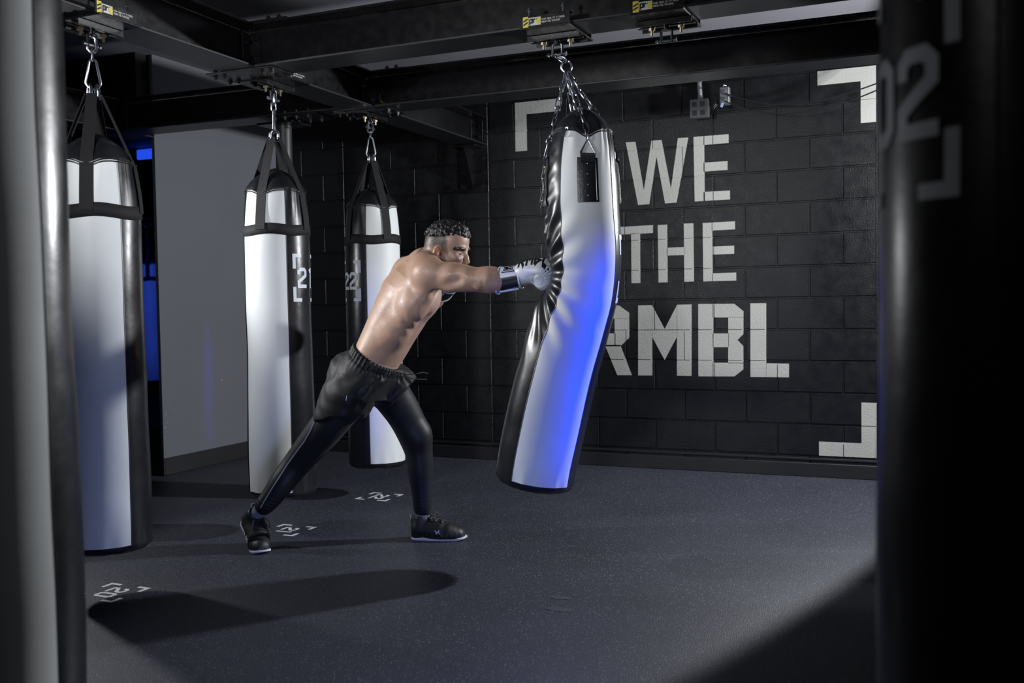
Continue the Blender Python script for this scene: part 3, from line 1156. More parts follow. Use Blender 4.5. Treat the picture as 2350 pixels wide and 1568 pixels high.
def strap_bag(x, y, white_az, label, num=None, num_az=None, zb=.185, hookface=0.0, all_black=False, mount_z=2.19, strap_shift=0.0, white=None, Rb=.163, ring=2.005, num_h=1.105, hardware=True, L=1.548, group='strapped heavy bags hanging from the beams'):
    root = empty('heavy_bag', (x, y, zb), label=label, cat='punching bag', group=group)
    e_ = L-1.548
    axis = [(0, 0, h) for h in (0, .2, .6+e_*.5, 1.0+e_, 1.25+e_, 1.36+e_, 1.45+e_, L)]
    rad = [Rb+.005, Rb+.007, Rb+.003, Rb+.001, Rb, Rb-.001, Rb-.006, Rb-.015]
    W = radians(white_az)
    st = [W+radians(strap_shift)+k*pi/2 for k in range(4)]
    s = Bag(axis, rad, None, st, cap_h=.115, seed=int(abs(x*100+y*37)))
    w_mat = white or M_WHITE_V
    for k in range(4):
        c = W+k*pi/2
        mt = M_BLACK_V if (k % 2 or all_black) else w_mat
        s.panel('black_panel' if mt is M_BLACK_V else 'white_panel', c-pi/4+.004, c+pi/4-.004, .035, mt, root)
    b = MB()
    for k in range(4):
        c = W+pi/4+k*pi/2
        b.tube([s.S(c, .035+(s.top(c)-.035)*i/60, -.0008) for i in range(61)], .0024, 6)
    b.build('panel_seam', M_SEAM, root)
    bottom_cap(s, root, M_BLACK_V)
    dome(s, root, M_BLACK_V)
    b = MB()
    b.tube([s.S(2*pi*i/96, s.top(2*pi*i/96)+.001, .001) for i in range(96)], .0052, 8, closed=True)
    b.tube([s.S(2*pi*i/96, s.top(2*pi*i/96)-.010, .0012) for i in range(96)], .0030, 8, closed=True)
    b.build('cap_seam', M_SEAM, root)
    # webbing: the band round the bag
    V, F = [], []
    n = 72
    for i in range(n):
        th = 2*pi*i/n
        dz = .005*sin(4*(th-W)+.6)
        for (h, o) in ((e_+1.318+dz, .001), (e_+1.319+dz, .004), (e_+1.371+dz, .004), (e_+1.372+dz, .001)):
            V.append(s.S(th, h, o))
    for i in range(n):
        l = (i+1) % n
        for k in range(3):
            F.append((i*4+k, l*4+k, l*4+k+1, i*4+k+1))
    mesh_obj('webbing_band', V, F, M_WEB, root)
    rg = ring-zb
    for k in range(4):
        th = st[k]
        pts, nn, wd, ww = [], [], [], []
        for j in range(9):
            h = e_+1.345+(s.top(th)-1.345-e_)*j/8
            n_, t_, _ = norm(s, th, h)
            pts.append(s.S(th, h, .0055))
            nn.append(n_)
            wd.append(t_)
            ww.append(.050)
        p0 = pts[-1]
        n_, t_, _ = norm(s, th, 1)
        for j in range(1, 9):
            q = j/8
            e = Vector((cos(th)*.028, sin(th)*.028, rg-.004))
            p = p0.lerp(e, q)
            pts.append(p)
            dr = (e-p0).normalized()
            nn.append(t_.cross(dr)*-1 if t_.cross(dr).dot(n_) < 0 else t_.cross(dr))
            wd.append(t_)
            ww.append(.050-.010*q)
        s.ribbon(pts, nn, wd, ww, .0035).build('strap', M_WEB, root, angle=40)
    if num is not None:
        bag_print(s, root, radians(num_az), num_h, num)
    # steel fittings up to the clamp
    if not hardware:
        return root, s
    face = Vector((cos(hookface), sin(hookface), 0))
    side = Vector((-sin(hookface), cos(hookface), 0))
    for k, (dx, tilt) in enumerate(((-.014, .25), (.014, -.25))):
        b = MB()
        d = (face*cos(tilt)+side*sin(tilt))
        c = Vector((0, 0, rg+.012))+side*dx
        arc = [c+d*(-.021)+Vector((0, 0, -.032))]+[c+d*.021*(-cos(pi*i/10))+Vector((0, 0, .021*sin(pi*i/10))) for i in range(11)]+[c+d*.021+Vector((0, 0, -.032))]
        b.tube(arc, .0058, 8)
        b.cyl(c-d*.031+Vector((0, 0, -.028)), c+d*.031+Vector((0, 0, -.028)), .0055, 8)
        b.build('shackle', M_CHROME, root)
    b = MB()
    z0, z1 = rg+.018, rg+.018+(mount_z-.055-ring)-.02
    P = []
    for i in range(9):
        a = pi+pi*i/8
        P.append(Vector((0, 0, z0+.026))+side*.027*cos(a)+Vector((0, 0, .026*sin(a))))
    for i in range(9):
        a = pi*i/8
        P.append(Vector((0, 0, z1-.014))+side*.014*cos(a)+Vector((0, 0, .014*sin(a))))
    b.tube(P, .0052, 8, closed=True)
    b.build('carabiner', M_CHROME, root)
    b = MB()
    z2 = mount_z-zb
    b.tube(link_loop((0, 0, (z1+z1+.045)/2-.004), (0, 0, 1), face, .045, .022, .005), .0048, 8, closed=True)
    b.tube(link_loop((0, 0, z1+.058), (0, 0, 1), side, max(.06, z2-z1-.006), .03, .006), .0065, 8, closed=True)
    b.build('swivel_link', M_CHROME, root)
    return root, s


Y20, Y21, Y22 = -3.588, -2.409, -1.465
for (yy, lab) in ((Y20, 'beam clamp with yellow sticker above the nearest left strapped bag'), (Y21, 'beam clamp at the beam joint above the middle strapped bag 21'),
                  (Y22, 'beam clamp above the far strapped bag 22')):
    make_clamp((on_A(yy), yy, ZB), angA-pi+pi, lab)
strap_bag(on_A(Y20), Y20, -58, 'white and black strapped heavy bag nearest on the left, wide white face to camera', hookface=radians(-44), mount_z=2.197)
strap_bag(on_A(Y21), Y21, -82, 'white and black strapped heavy bag with number 21 on its side', '21', 6, hookface=radians(46), mount_z=2.197)
strap_bag(on_A(Y22), Y22, -28, 'white and black strapped heavy bag with number 22, behind the boxer', '22', -118, hookface=radians(-66), mount_z=2.197)

# two bags close to the camera that frame the view
fl_root, _ = strap_bag(.339, -5.247, -42, 'blurred grey and black heavy bag filling the left edge of the view', zb=.28, hookface=.3, ring=2.24, mount_z=2.45, L=1.72, group='bags close to the camera')
fr_root, _ = strap_bag(2.118, -5.265, -59, 'dark blurred heavy bag with number 02 at the right edge of the view', '02', -150, zb=.27, all_black=True, num_h=1.106, group='bags close to the camera')
# one bag far away in the blue lit room behind the grey wall
pf = at(343, 700, 3.4)
strap_bag(pf[0], pf[1], -50, 'small distant heavy bag in blue light between the near bag and the grey wall', zb=.18, hookface=radians(40))
bf, _, _ = i_beam('steel_beam', (pf[0]-1.6, pf[1]-.7), (pf[0]+1.0, pf[1]+.44), HB, WB, 'small dark beam over the distant blue lit bag', ZB)
make_clamp((pf[0], pf[1], ZB), .415, 'small clamp over the distant blue lit bag')

# ------------------------------------------------------------------ the bag that is being punched
YP = -2.62
px_axis = [(1226, 1112), (1236, 1050), (1250, 980), (1268, 900), (1288, 820), (1311, 745), (1330, 685), (1339, 630), (1340, 570), (1336, 500), (1333, 400), (1334, 345), (1335, 302)]
px_half = [90, 92, 92.5, 92, 91.5, 90, 87, 85, 85.5, 85.5, 82, 76, 68]
P = [at(*q, YP) for q in px_axis]
base = P[0].copy()
mpp = [((p-CAM) @ _f)/FPX for p in P]
rad = [h*m for h, m in zip(px_half, mpp)]
axis = [p-base for p in P]
W = radians(-59)
tabs = [radians(-60)+k*pi/2 for k in range(4)]
# arc length of the punch
dd = [0]
for a_, c_ in zip(axis[:-1], axis[1:]):
    dd.append(dd[-1]+np.linalg.norm(c_-a_))
hit = np.interp(-645, [-q[1] for q in px_axis], dd)
proot = empty('heavy_bag', tuple(base), label='bent heavy bag hanging on chains, lit blue, hit by the boxer', cat='punching bag')
s = Bag(axis, rad, None, tabs, cap_h=.10, pinch=.028, dent=(radians(186), hit, .058, .075), seed=5)
for k in range(4):
    c = W+k*pi/2
    mt = M_BLACK_V if k % 2 else M_WHITE_V
    s.panel('black_panel' if k % 2 else 'white_panel', c-pi/4+.004, c+pi/4-.004, .035, mt, proot, nt=56, nh=200)
b = MB()
for k in range(4):
    c = W+pi/4+k*pi/2
    b.tube([s.S(c, .035+(s.top(c)-.035)*i/140, -.0006) for i in range(141)], .0024, 6)
b.build('panel_seam', M_SEAM, proot)
bottom_cap(s, proot, M_BLACK_V)
dome(s, proot, M_BLACK_V)
b = MB()
b.tube([s.S(2*pi*i/96, s.top(2*pi*i/96)+.001, .001) for i in range(96)], .0052, 8, closed=True)
b.tube([s.S(2*pi*i/96, s.top(2*pi*i/96)-.010, .0012) for i in range(96)], .0030, 8, closed=True)
b.build('cap_seam', M_SEAM, proot)
# zip on the cap edge
zth = radians(-98)
b = MB()
z0 = s.S(zth, s.top(zth)-.004, .006)
b.box(tuple(z0), (.016, .008, .012), bev=.002)
b.tube([z0, z0+Vector((-.006, -.010, -.014)), z0+Vector((-.012, -.012, -.034))], [.004, .005, .006], 8)
b.build('zip_puller', M_CHROME_D, proot)
b = MB()
b.tube([s.S(zth+.5*i/20, s.top(zth+.5*i/20)-.0045, .004) for i in range(21)], .0035, 6)
b.build('zip', M_DARK, proot)
bag_print(s, proot, W+pi/2, np.interp(-612, [-q[1] for q in px_axis], dd), None)
# leather tabs, rivets, triangle rings and chains
clampP = at(1279, 72, YB)
make_clamp((clampP[0], YB-.003, ZB), -.008, 'beam clamp holding the chain of the swinging bag')
c2_ = at(1530, 26, YB)
make_clamp((c2_[0], YB-.006, ZB), -.008, 'beam clamp with an empty hook, nothing hanging from it')
M_LEATHER = mat('black_leather', (.008, .0085, .012), .36, spec=.5, bump=.0008, bump_scale=90, var=.2)
ringc = at(1300, 153, YB-.01)-base
apex = []
for k, th in enumerate(tabs):
    h1, h0 = s.L-.125, s.L-.125-.185
    V, F = [], []
    nt, nh = 10, 14
    for (o) in (.001, .0065):
        for j in range(nh+1):
            for i in range(nt+1):
                V.append(s.S(th+(i/nt-.5)*.093/.165, h0+(h1-h0)*j/nh, o))
    m = (nt+1)*(nh+1)
    for j in range(nh):
        for i in range(nt):
            a = m+j*(nt+1)+i
            F.append((a, a+1, a+nt+2, a+nt+1))
    ring_ = [i for i in range(nt+1)]+[j*(nt+1)+nt for j in range(1, nh+1)]+[nh*(nt+1)+i for i in range(nt-1, -1, -1)]+[j*(nt+1) for j in range(nh-1, 0, -1)]
    for i in range(len(ring_)):
        p, q = ring_[i], ring_[(i+1) % len(ring_)]
        F.append((p, q, q+m, p+m))
    tab = mesh_obj('leather_tab', V, F, M_LEATHER, proot, angle=40)
    b = MB()
    for (sx) in (-1, 1):
        b.tube([s.S(th+sx*.036*(1-2*j/10)/.165, h0+.012+(h1-h0-.024)*j/10, .0072) for j in range(11)], .0009, 5)
    for sx in (-1, 1):
        b.tube([s.S(th+sx*.036/.165, h0+.006+(h1-h0-.012)*j/8, .0072) for j in range(9)], .0012, 5)
    b.build('stitching', M_SEAM, tab)
    for q in (.14, .38, .62, .86):
        b = MB()
        n_, _, _ = norm(s, th, h0)
        b.sphere(tuple(s.S(th, h1-(h1-h0)*q, .007)), .0058, 12, 8)
        b.build('rivet', M_BRASS, tab)
    n_, t_, T_ = norm(s, th, h1)
    # strap loop and triangle ring
    b = MB()
    pts = [s.S(th, h1-.02, .009), s.S(th, h1+.012, .010), s.S(th, h1+.018, .012)]
    s.ribbon(pts, [n_]*3, [t_]*3, .058, .010).build('tab_loop', M_LEATHER, tab, angle=40)
    ap = s.S(th, h1+.075, .013)
    b = MB()
    b.tube([ap, s.S(th-.033/.165, h1+.018, .012), s.S(th-.033/.165, h1+.010, .012), s.S(th+.033/.165, h1+.010, .012), s.S(th+.033/.165, h1+.018, .012)], .0042, 8, closed=True)
    b.build('triangle_ring', M_CHROME_D, tab)
    apex.append(ap)


def chain(name, a, c, parent, pitch=.041, W_=.0205, r=.0035, sag=(0, 0, 0), seed=0):
    a, c = Vector(a), Vector(c)
    n = max(2, round((c-a).length/pitch))
    b = MB()
    sg = Vector(sag)
    pt = lambda t: a.lerp(c, t)+sg*(4*t*(1-t))
    for i in range(n):
        p, q = pt(i/n), pt((i+1)/n)
        ax = (q-p).normalized()
        s1 = ax.cross(Vector((.3, .9, .1)))
        s1.normalize()
        s2 = ax.cross(s1)
        w = seed*.7+(.5*sin(i*1.7+seed))
        d = (s1*cos(w)+s2*sin(w)) if i % 2 else (s2*cos(w)-s1*sin(w))
        b.tube(link_loop((p+q)/2, ax, d, (q-p).length+2*r+.006, W_, r, 16), r, 6, closed=True)
    return b.build(name, M_CHROME_D, parent)


b = MB()
rc = Vector(ringc)
sd = Vector((.916, .402, 0))
b.tube([rc+sd*.021*cos(2*pi*k/20)+Vector((0, 0, .024*sin(2*pi*k/20))) for k in range(20)], .0048, 8, closed=True)
b.build('ring', M_CHROME_D, proot)
pin = Vector((clampP[0]-base[0], YB-base[1], ZB-.096-base[2]))
for k in (-1, 1):
    chain('chain', pin+Vector((k*.008, 0, 0)), rc+Vector((k*.004, 0, .024)), proot, seed=k, pitch=.040)
low = rc+Vector((0, 0, -.024))
for k in range(4):
    th = tabs[k]
    # the chain lies over the edge of the cap and runs down to its triangle
    n_, t_, T_ = norm(s, th, s.L)
    over = s.S(th, s.top(th)+.03, -.006 if k != 1 else .0)
    if k in (0, 3):
        over = s.S(th, s.top(th)+.012, .008)
    chain('chain', low+n_*.006, over, proot, seed=k)
    chain('chain', over, apex[k], proot, seed=k+5)
# loose lacing at the left tab
b = MB()
p = s.S(tabs[3], s.L-.13, .012)
b.tube([p, p+Vector((-.012, 0, -.06)), p+Vector((-.006, 0, -.14)), p+Vector((-.02, 0, -.19))], .0012, 5)
b.tube([p+Vector((.004, 0, -.02)), p+Vector((-.004, 0, -.10)), p+Vector((-.024, 0, -.17))], .0012, 5)
b.build('loose_thread', M_CHROME_D, proot)

# the two near bags hang on short chains from the ceiling
for o_, z0_ in ((fl_root, 2.43), (fr_root, 2.17)):
    zb_ = o_.location.z
    chain('hanging_chain', (0, 0, z0_-zb_), (0, 0, H_CEIL-zb_), o_)
# ------------------------------------------------------------------ organic shapes: signed distances -> surface nets
class Sdf:
    def __init__(s):
        s.ops = []

    def _add(s, fn, lo, hi, k, op):
        s.ops.append((fn, np.array(lo, float), np.array(hi, float), k, op))
        return s

    def cap(s, a, b, ra, rb, k=.025, op='u'):
        a, b = np.array(a, float), np.array(b, float)
        ab = b-a
        L2 = ab @ ab

        def fn(p):
            t = np.clip(((p-a) @ ab)/L2, 0, 1)
            return np.linalg.norm(p-a-t[:, None]*ab, axis=1)-(ra+(rb-ra)*t)
        m = max(ra, rb)
        return s._add(fn, np.minimum(a, b)-m, np.maximum(a, b)+m, k, op)

    def chain(s, pts, k=.025, op='u'):
        """a limb: points with radii, smooth radius along each piece"""
        for (a, ra), (b, rb) in zip(pts[:-1], pts[1:]):
            s.cap(a, b, ra, rb, k if len(s.ops) else 0, op)
        return s

    def ell(s, c, r, axes=None, k=.025, op='u'):
        c, r = np.array(c, float), np.array(r, float)
        A = np.eye(3) if axes is None else np.array(axes, float)

        def fn(p):
            q = (p-c) @ A.T
            k0 = np.linalg.norm(q/r, axis=1)
            k1 = np.linalg.norm(q/(r*r), axis=1)
            return np.where(k1 > 1e-9, k0*(k0-1)/np.maximum(k1, 1e-9), -r.min())
        m = r.max()
        return s._add(fn, c-m, c+m, k, op)

    def loft(s, C, X, Yv, A, B, k=.02, pw=2.0):
        """stack of elliptical sections: centres, two unit axes per section, half sizes"""
        C, X, Yv = np.array(C), np.array(X), np.array(Yv)
        A, B = np.array(A), np.array(B)
        n = len(C)

        def fn(p):
            best = np.full(len(p), 1e9)
            bt = np.zeros(len(p))
            for i in range(n-1):
                ab = C[i+1]-C[i]
                t = ((p-C[i]) @ ab)/(ab @ ab)
                tc = np.clip(t, 0, 1)
                d = np.linalg.norm(p-C[i]-tc[:, None]*ab, axis=1)
                m = d < best
                best = np.where(m, d, best)
                bt = np.where(m, i+(t if i in (0, n-2) else tc), bt)
            f = np.clip(bt, 0, n-1-1e-6)
            i = f.astype(int)
            t = (f-i)
            ts = t
            lerp = lambda Q: Q[i]*(1-ts[:, None])+Q[i+1]*ts[:, None]
            c, x, y = lerp(C), lerp(X), lerp(Yv)
            a, b = A[i]*(1-ts)+A[i+1]*ts, B[i]*(1-ts)+B[i+1]*ts
            v = p-c
            u_, w_ = (v*x).sum(1)/a, (v*y).sum(1)/b
            q = (np.abs(u_)**pw+np.abs(w_)**pw)**(1/pw)
            d = (q-1)*np.minimum(a, b)
            rest = v-(v*x).sum(1)[:, None]*x-(v*y).sum(1)[:, None]*y
            over = np.linalg.norm(rest, axis=1)
            return np.where((bt < 0) | (bt > n-1), np.sqrt(np.maximum(d, 0)**2+over**2)+np.minimum(d, 0)*(over < .002), d)
        m = max(A.max(), B.max())
        return s._add(fn, C.min(0)-m, C.max(0)+m, k, 'u')

    def func(s, fn, lo, hi, k, op):
        return s._add(fn, lo, hi, k, op)

    def __call__(s, p, lo=None, hi=None):
        d = np.full(len(p), 1.0)
        for fn, l, h, k, op in s.ops:
            if lo is not None and op != 'x' and (np.any(lo > h+k+.03) or np.any(hi < l-k-.03)):
                continue
            e = fn(p)
            if op == 'u':
                if k > 0:
                    q = np.maximum(k-np.abs(d-e), 0)/k
                    d = np.minimum(d, e)-q*q*k*.25
                else:
                    d = np.minimum(d, e)
            elif op == 's':
                e = -e
                q = np.maximum(k-np.abs(d-e), 0)/k if k > 0 else 0
                d = np.maximum(d, e)+q*q*k*.25
            elif op == 'i':
                q = np.maximum(k-np.abs(d-e), 0)/k if k > 0 else 0
                d = np.maximum(d, e)+q*q*k*.25
            elif op == 'x':         # displacement
                d = d+e
        return d

    def mesh(s, lo, hi, cell, nb=16):
        lo, hi = np.array(lo, float), np.array(hi, float)
        blk = cell*nb
        nbk = np.ceil((hi-lo)/blk).astype(int)
        idx = np.stack(np.meshgrid(*[np.arange(n) for n in nbk], indexing='ij'), -1).reshape(-1, 3)
        cen = lo+(idx+.5)*blk
        dc = s(cen)
        act = idx[np.abs(dc) < blk*1.15]
        D = nbk*nb+1
        ids, vs, quads = [], [], []
        g = np.arange(nb+1)
        G = np.stack(np.meshgrid(g, g, g, indexing='ij'), -1).reshape(-1, 3)
        lin = lambda c: (c[..., 0]*D[1]+c[..., 1])*D[2]+c[..., 2]
        corners = np.array([(i, j, k) for i in (0, 1) for j in (0, 1) for k in (0, 1)])
        edges = [(a, b) for a in range(8) for b in range(a+1, 8) if np.abs(corners[a]-corners[b]).sum() == 1]
        for b0 in act:
            o = b0*nb
            P = lo+(o+G)*cell
            v = s(P, P[0], P[-1]).reshape(nb+1, nb+1, nb+1)
            if v.min() > 0 or v.max() < 0:
                continue
            cv = np.stack([v[i:i+nb, j:j+nb, k:k+nb] for i, j, k in corners], -1)
            sg = cv < 0
            m = sg.any(-1) & ~sg.all(-1)
            ci = np.argwhere(m)
            if len(ci) == 0:
                continue
            cc = cv[m]
            acc, cnt = np.zeros((len(ci), 3)), np.zeros(len(ci))
            for a, b in edges:
                x, y = cc[:, a], cc[:, b]
                cr = (x < 0) != (y < 0)
                t = np.where(cr, x/np.where(cr, x-y, 1), 0)
                acc += np.where(cr[:, None], corners[a]+(corners[b]-corners[a])*t[:, None], 0)
                cnt += cr
            vs.append(lo+(o+ci+acc/cnt[:, None])*cell)
            ids.append(lin(o+ci))
            for ax in range(3):
                w = [slice(0, nb)]*3
                w2 = list(w)
                w2[ax] = slice(1, nb+1)
                a, b = v[tuple(w)], v[tuple(w2)]
                cr = (a < 0) != (b < 0)
                e = np.argwhere(cr)
                if len(e) == 0:
                    continue
                fl = a[cr] < 0
                e = e+o
                u1, u2 = [np.eye(3, dtype=int)[k] for k in ((ax+1) % 3, (ax+2) % 3)]
                q = np.stack([lin(e-u1-u2), lin(e-u2), lin(e), lin(e-u1)], -1)
                q = np.where(fl[:, None], q, q[:, ::-1])
                quads.append(q)
        ids, vs, quads = np.concatenate(ids), np.concatenate(vs), np.concatenate(quads)
        order = np.argsort(ids)
        ids, vs = ids[order], vs[order]
        pos = np.searchsorted(ids, quads)
        pos = np.minimum(pos, len(ids)-1)
        ok = (ids[pos] == quads).all(1)
        return vs, pos[ok]

    def onto(s, p, d, far=.3):
        """march from p along d to the surface"""
        p, d = np.array(p, float), np.array(d, float)
        d /= np.linalg.norm(d)
        t = 0.0
        for _ in range(80):
            e = float(s((p+d*t)[None])[0])
            if e < .0004:
                break
            t += e*.8
            if t > far:
                return None
        return p+d*t


def finer(pts, n=4):
    """smooth run of (point, radius) pairs"""
    A = np.array([np.append(p, r_) for p, r_ in pts])
    out = []
    for i in range(len(A)-1):
        p0, p1, p2, p3 = A[max(i-1, 0)], A[i], A[i+1], A[min(i+2, len(A)-1)]
        for s_ in range(n):
            t = s_/n
            out.append(.5*((2*p1)+(-p0+p2)*t+(2*p0-5*p1+4*p2-p3)*t*t+(-p0+3*p1-3*p2+p3)*t**3))
    out.append(A[-1])
    return [(o[:3], o[3]) for o in out]


def np_mesh(name, V, F, mat_, parent=None, col=None):
    me = bpy.data.meshes.new(name)
    me.vertices.add(len(V))
    me.vertices.foreach_set('co', np.asarray(V, np.float32).ravel())
    me.loops.add(F.size)
    me.loops.foreach_set('vertex_index', F.astype(np.int32).ravel())
    me.polygons.add(len(F))
    me.polygons.foreach_set('loop_start', (np.arange(len(F))*F.shape[1]).astype(np.int32))
    me.update(calc_edges=True)
    me.validate()
    me.polygons.foreach_set('use_smooth', [True]*len(me.polygons))
    for m_ in (mat_ if isinstance(mat_, (list, tuple)) else [mat_]):
        me.materials.append(m_)
    if col is not None:
        a = me.color_attributes.new('Col', 'FLOAT_COLOR', 'POINT')
        a.data.foreach_set('color', np.c_[col, np.ones(len(col))].astype(np.float32).ravel())
    o = bpy.data.objects.new(name, me)
    COL.objects.link(o)
    if parent:
        o.parent = parent
    return o


def unit(v):
    v = np.array(v, float)
    return v/np.linalg.norm(v)


# ------------------------------------------------------------------ the boxer
M_SKIN = mat('skin', (.37, .215, .14), .46, spec=.38, attr='Col', var=.10, var_scale=16, bump=.0006, bump_scale=170, rough_var=.06, sss=.04)
M_HAIR = mat('hair_black', (.006, .006, .0065), .5, spec=.35, bump=.0012, bump_scale=220)
M_SHORTS = mat('shorts_black', (.0032, .0034, .0038), .58, spec=.24, bump=.0008, bump_scale=60, var=.2, sheen=.03)
M_TIGHTS = mat('tights_navy_black', (.0038, .0048, .0080), .52, spec=.28, bump=.0003, bump_scale=420, sheen=.04)
M_STRIPE = mat('reflective_stripe', (.17, .19, .24), .4, var=.05)
M_SOCK = mat('sock_grey_blue', (.13, .145, .19), .8, bump=.0008, bump_scale=300, sheen=.2)
M_SHOE = mat('shoe_black_mesh', (.0075, .0078, .009), .5, spec=.45, bump=.0007, bump_scale=420)
M_SHOETOE = mat('shoe_toe_gloss', (.008, .008, .009), .3)
M_SOLE = mat('sole_white', (.50, .49, .58), .5, var=.1)
M_LOGO = mat('shoe_logo_white', (.55, .62, .72), .45)
M_LACE = mat('lace_black', (.009, .009, .010), .6)
M_GLOVE = mat('glove_leather_grey', (.46, .49, .52), .36, spec=.5, bump=.0005, bump_scale=160, var=.05)
M_GLOVE_K = mat('glove_black', (.008, .008, .010), .34, spec=.5)
M_EYE = mat('eye_white', (.34, .31, .28), .25)
M_IRIS = mat('iris_brown', (.02, .011, .006), .12)

# joints, each taken off the photograph at the depth where it stands
J = {k: at(*v) for k, v in dict(
    rsh=(985, 630, -2.71), rel=(1097, 643, -2.70), rwr=(1168, 641, -2.67), rkn_=(1245, 638, -2.64),
    lsh=(938, 620, -2.37), lel=(978, 700, -2.20), lwr=(1018, 666, -2.33), lkn_=(1054, 632, -2.46),
    rhip=(822, 882, -2.66), rknee=(692, 1046, -2.68), rank=(601, 1166, -2.79),
    lhip=(872, 872, -2.52), lknee=(958, 1003, -2.36), lank=(970, 1172, -2.335)).items()}

latP, latC = unit((.02, -1, .04)), unit((.50, -.86, -.10))
secs = [((838, 896), -2.60, .115, .085, 0), ((846, 868), -2.597, .140, .100, .05), ((866, 818), -2.587, .136, .106, .2), ((893, 766), -2.575, .142, .117, .45), ((919, 716), -2.562, .160, .128, .75),
        ((943, 670), -2.548, .172, .130, 1), ((958, 640), -2.54, .165, .112, 1), ((968, 620), -2.535, .115, .085, 1)]
SC, SX, SY, SA, SB = [], [], [], [], []
cen = [at(*s_[0], s_[1]) for s_ in secs]
for i, s_ in enumerate(secs):
    ax = unit(cen[min(i+1, len(cen)-1)]-cen[max(i-1, 0)])
    lat = latP*(1-s_[4])+latC*s_[4]
    lat = unit(lat-ax*(lat @ ax))
    SC.append(cen[i])
    SX.append(lat)
    SY.append(np.cross(ax, lat))      # towards the front of the body
    SA.append(s_[2])
    SB.append(s_[3])

H0 = at(1027, 563, -2.55)             # head centre
hf, hu = unit((.998, .06, -.03)), unit((.03, .0, 1))
hr = unit(np.cross(hf, hu))
hu = np.cross(hr, hf)
HA = np.array([hf, hr, hu])


def hp(f, r, u):
    return H0+hf*f+hr*r+hu*u


body = Sdf()
body.loft(SC, SX, SY, SA, SB, k=0)
ch = SC[5]
fr, la, up = SY[5], SX[5], unit(SC[6]-SC[4])
AX = np.array([la, fr, up])
# back and chest
body.ell(at(944, 655, -2.66), (.080, .040, .105), AX, k=.045)                 # right shoulder blade
body.ell(at(910, 642, -2.42), (.070, .042, .095), AX, k=.04)                  # left shoulder blade
body.chain([(at(985, 660, -2.70), .046), (at(950, 705, -2.70), .050), (at(905, 765, -2.66), .045), (at(868, 815, -2.62), .04)], k=.05)   # right flank
body.chain([(at(895, 660, -2.44), .036), (at(874, 735, -2.50), .038), (at(846, 800, -2.55), .045)], k=.04)
body.ell(at(982, 690, -2.55), (.085, .048, .065), AX, k=.06)                  # right chest
body.ell(at(984, 694, -2.44), (.075, .042, .065), AX, k=.05)
body.ell(at(908, 798, -2.57), (.06, .030, .09), np.array([SX[2], SY[2], unit(SC[3]-SC[2])]), k=.04)   # belly
RC = at(943, 744, -2.70)
RD = unit(up*.85+fr*.35)               # across the ribs
RL = unit(np.cross(RD, la))


def ribs(p):
    v = p-RC
    a, c, e = v @ RD, v @ RL, v @ la
    m = np.exp(-(a/.062)**2-(c/.034)**2)*np.clip((e+.09)/.05, 0, 1)
    m2 = np.exp(-((a+.02)/.16)**2-((c+.02)/.07)**2)*np.clip((e+.09)/.05, 0, 1)
    return -.0026*m*np.sin(a*135+26*c+.8)-.0012*m2*np.sin(a*110+10*c)


body.func(ribs, RC-.35, RC+.35, 0, 'x')
# shoulders, arms
body.chain([(at(968, 618, -2.58), .055), (at(985, 622, -2.66), .058), (J['rsh'], .062)], k=.05)
body.ell(J['rsh']+np.array([.015, -.012, .006]), (.072, .055, .060), k=.03)
body.chain([(J['rsh'], .056), (at(1040, 636, -2.71), .056), (at(1072, 640, -2.705), .052), (J['rel'], .0475)], k=.025)
body.ell(at(1036, 650, -2.725), (.070, .030, .030), k=.03)                    # triceps
body.ell(at(1040, 622, -2.69), (.065, .035, .028), k=.03)
body.chain([(J['rel'], .047), (at(1122, 644, -2.695), .0525), (at(1146, 643, -2.68), .047), (J['rwr'], .036)], k=.02)
body.ell(at(1118, 628, -2.69), (.055, .03, .028), k=.02)
body.ell(at(1099, 656, -2.735), (.016, .012, .014), k=.016)                   # point of the elbow
body.cap(at(1014, 660, -2.775), at(1052, 642, -2.768), .005, .003, k=.04, op='s')
body.ell(at(1086, 632, -2.715), (.026, .02, .012), k=.02, op='s')
for (x, y, rr) in ((1092, 648, .004), (1096, 662, .0035), (1106, 650, .0035)):
    body.cap(at(x, y-9, -2.758), at(x+3, y+7, -2.757), rr, rr, k=.008, op='s')
body.chain([(J['rwr'], .036), (at(1200, 638, -2.655), .034), (at(1228, 636, -2.645), .032)], k=.02)
body.chain([(at(950, 622, -2.45), .055), (J['lsh'], .060)], k=.05)
body.chain([(J['lsh'], .057), (J['lel'], .042)], k=.03)
body.chain([(J['lel'], .044), (at(996, 686, -2.26), .046), (J['lwr'], .034), (at(1034, 652, -2.41), .030)], k=.02)
# neck and trapezius
body.chain([(hp(-.045, 0, -.075), .058), (at(980, 603, -2.54), .062), (at(970, 618, -2.54), .075)], k=.03)
body.chain([(at(968, 602, -2.54), .040), (at(975, 610, -2.64), .042), (J['rsh']+np.array([-.02, .02, .01]), .05)], k=.05)
body.chain([(at(960, 603, -2.52), .040), (at(945, 612, -2.44), .045)], k=.05)
body.cap(hp(-.01, .045, -.075), at(1000, 622, -2.60), .020, .016, k=.03)      # neck cord
# spine groove, armpit
body.chain([(at(940, 612, -2.53), .014), (at(899, 655, -2.565), .017), (at(862, 722, -2.60), .014), (at(828, 795, -2.615), .010)], k=.045, op='s')
body.ell(at(1004, 676, -2.70), (.020, .030, .018), k=.03, op='s')
# legs (under the clothes)
body.chain([(J['rhip'], .080), (at(752, 968, -2.68), .060), (J['rknee'], .048), (at(648, 1108, -2.73), .040), (J['rank'], .028)], k=.02)
body.chain([(J['lhip'], .075), (at(918, 940, -2.44), .055), (J['lknee'], .044), (at(956, 1080, -2.35), .040), (J['lank'], .028)], k=.02)
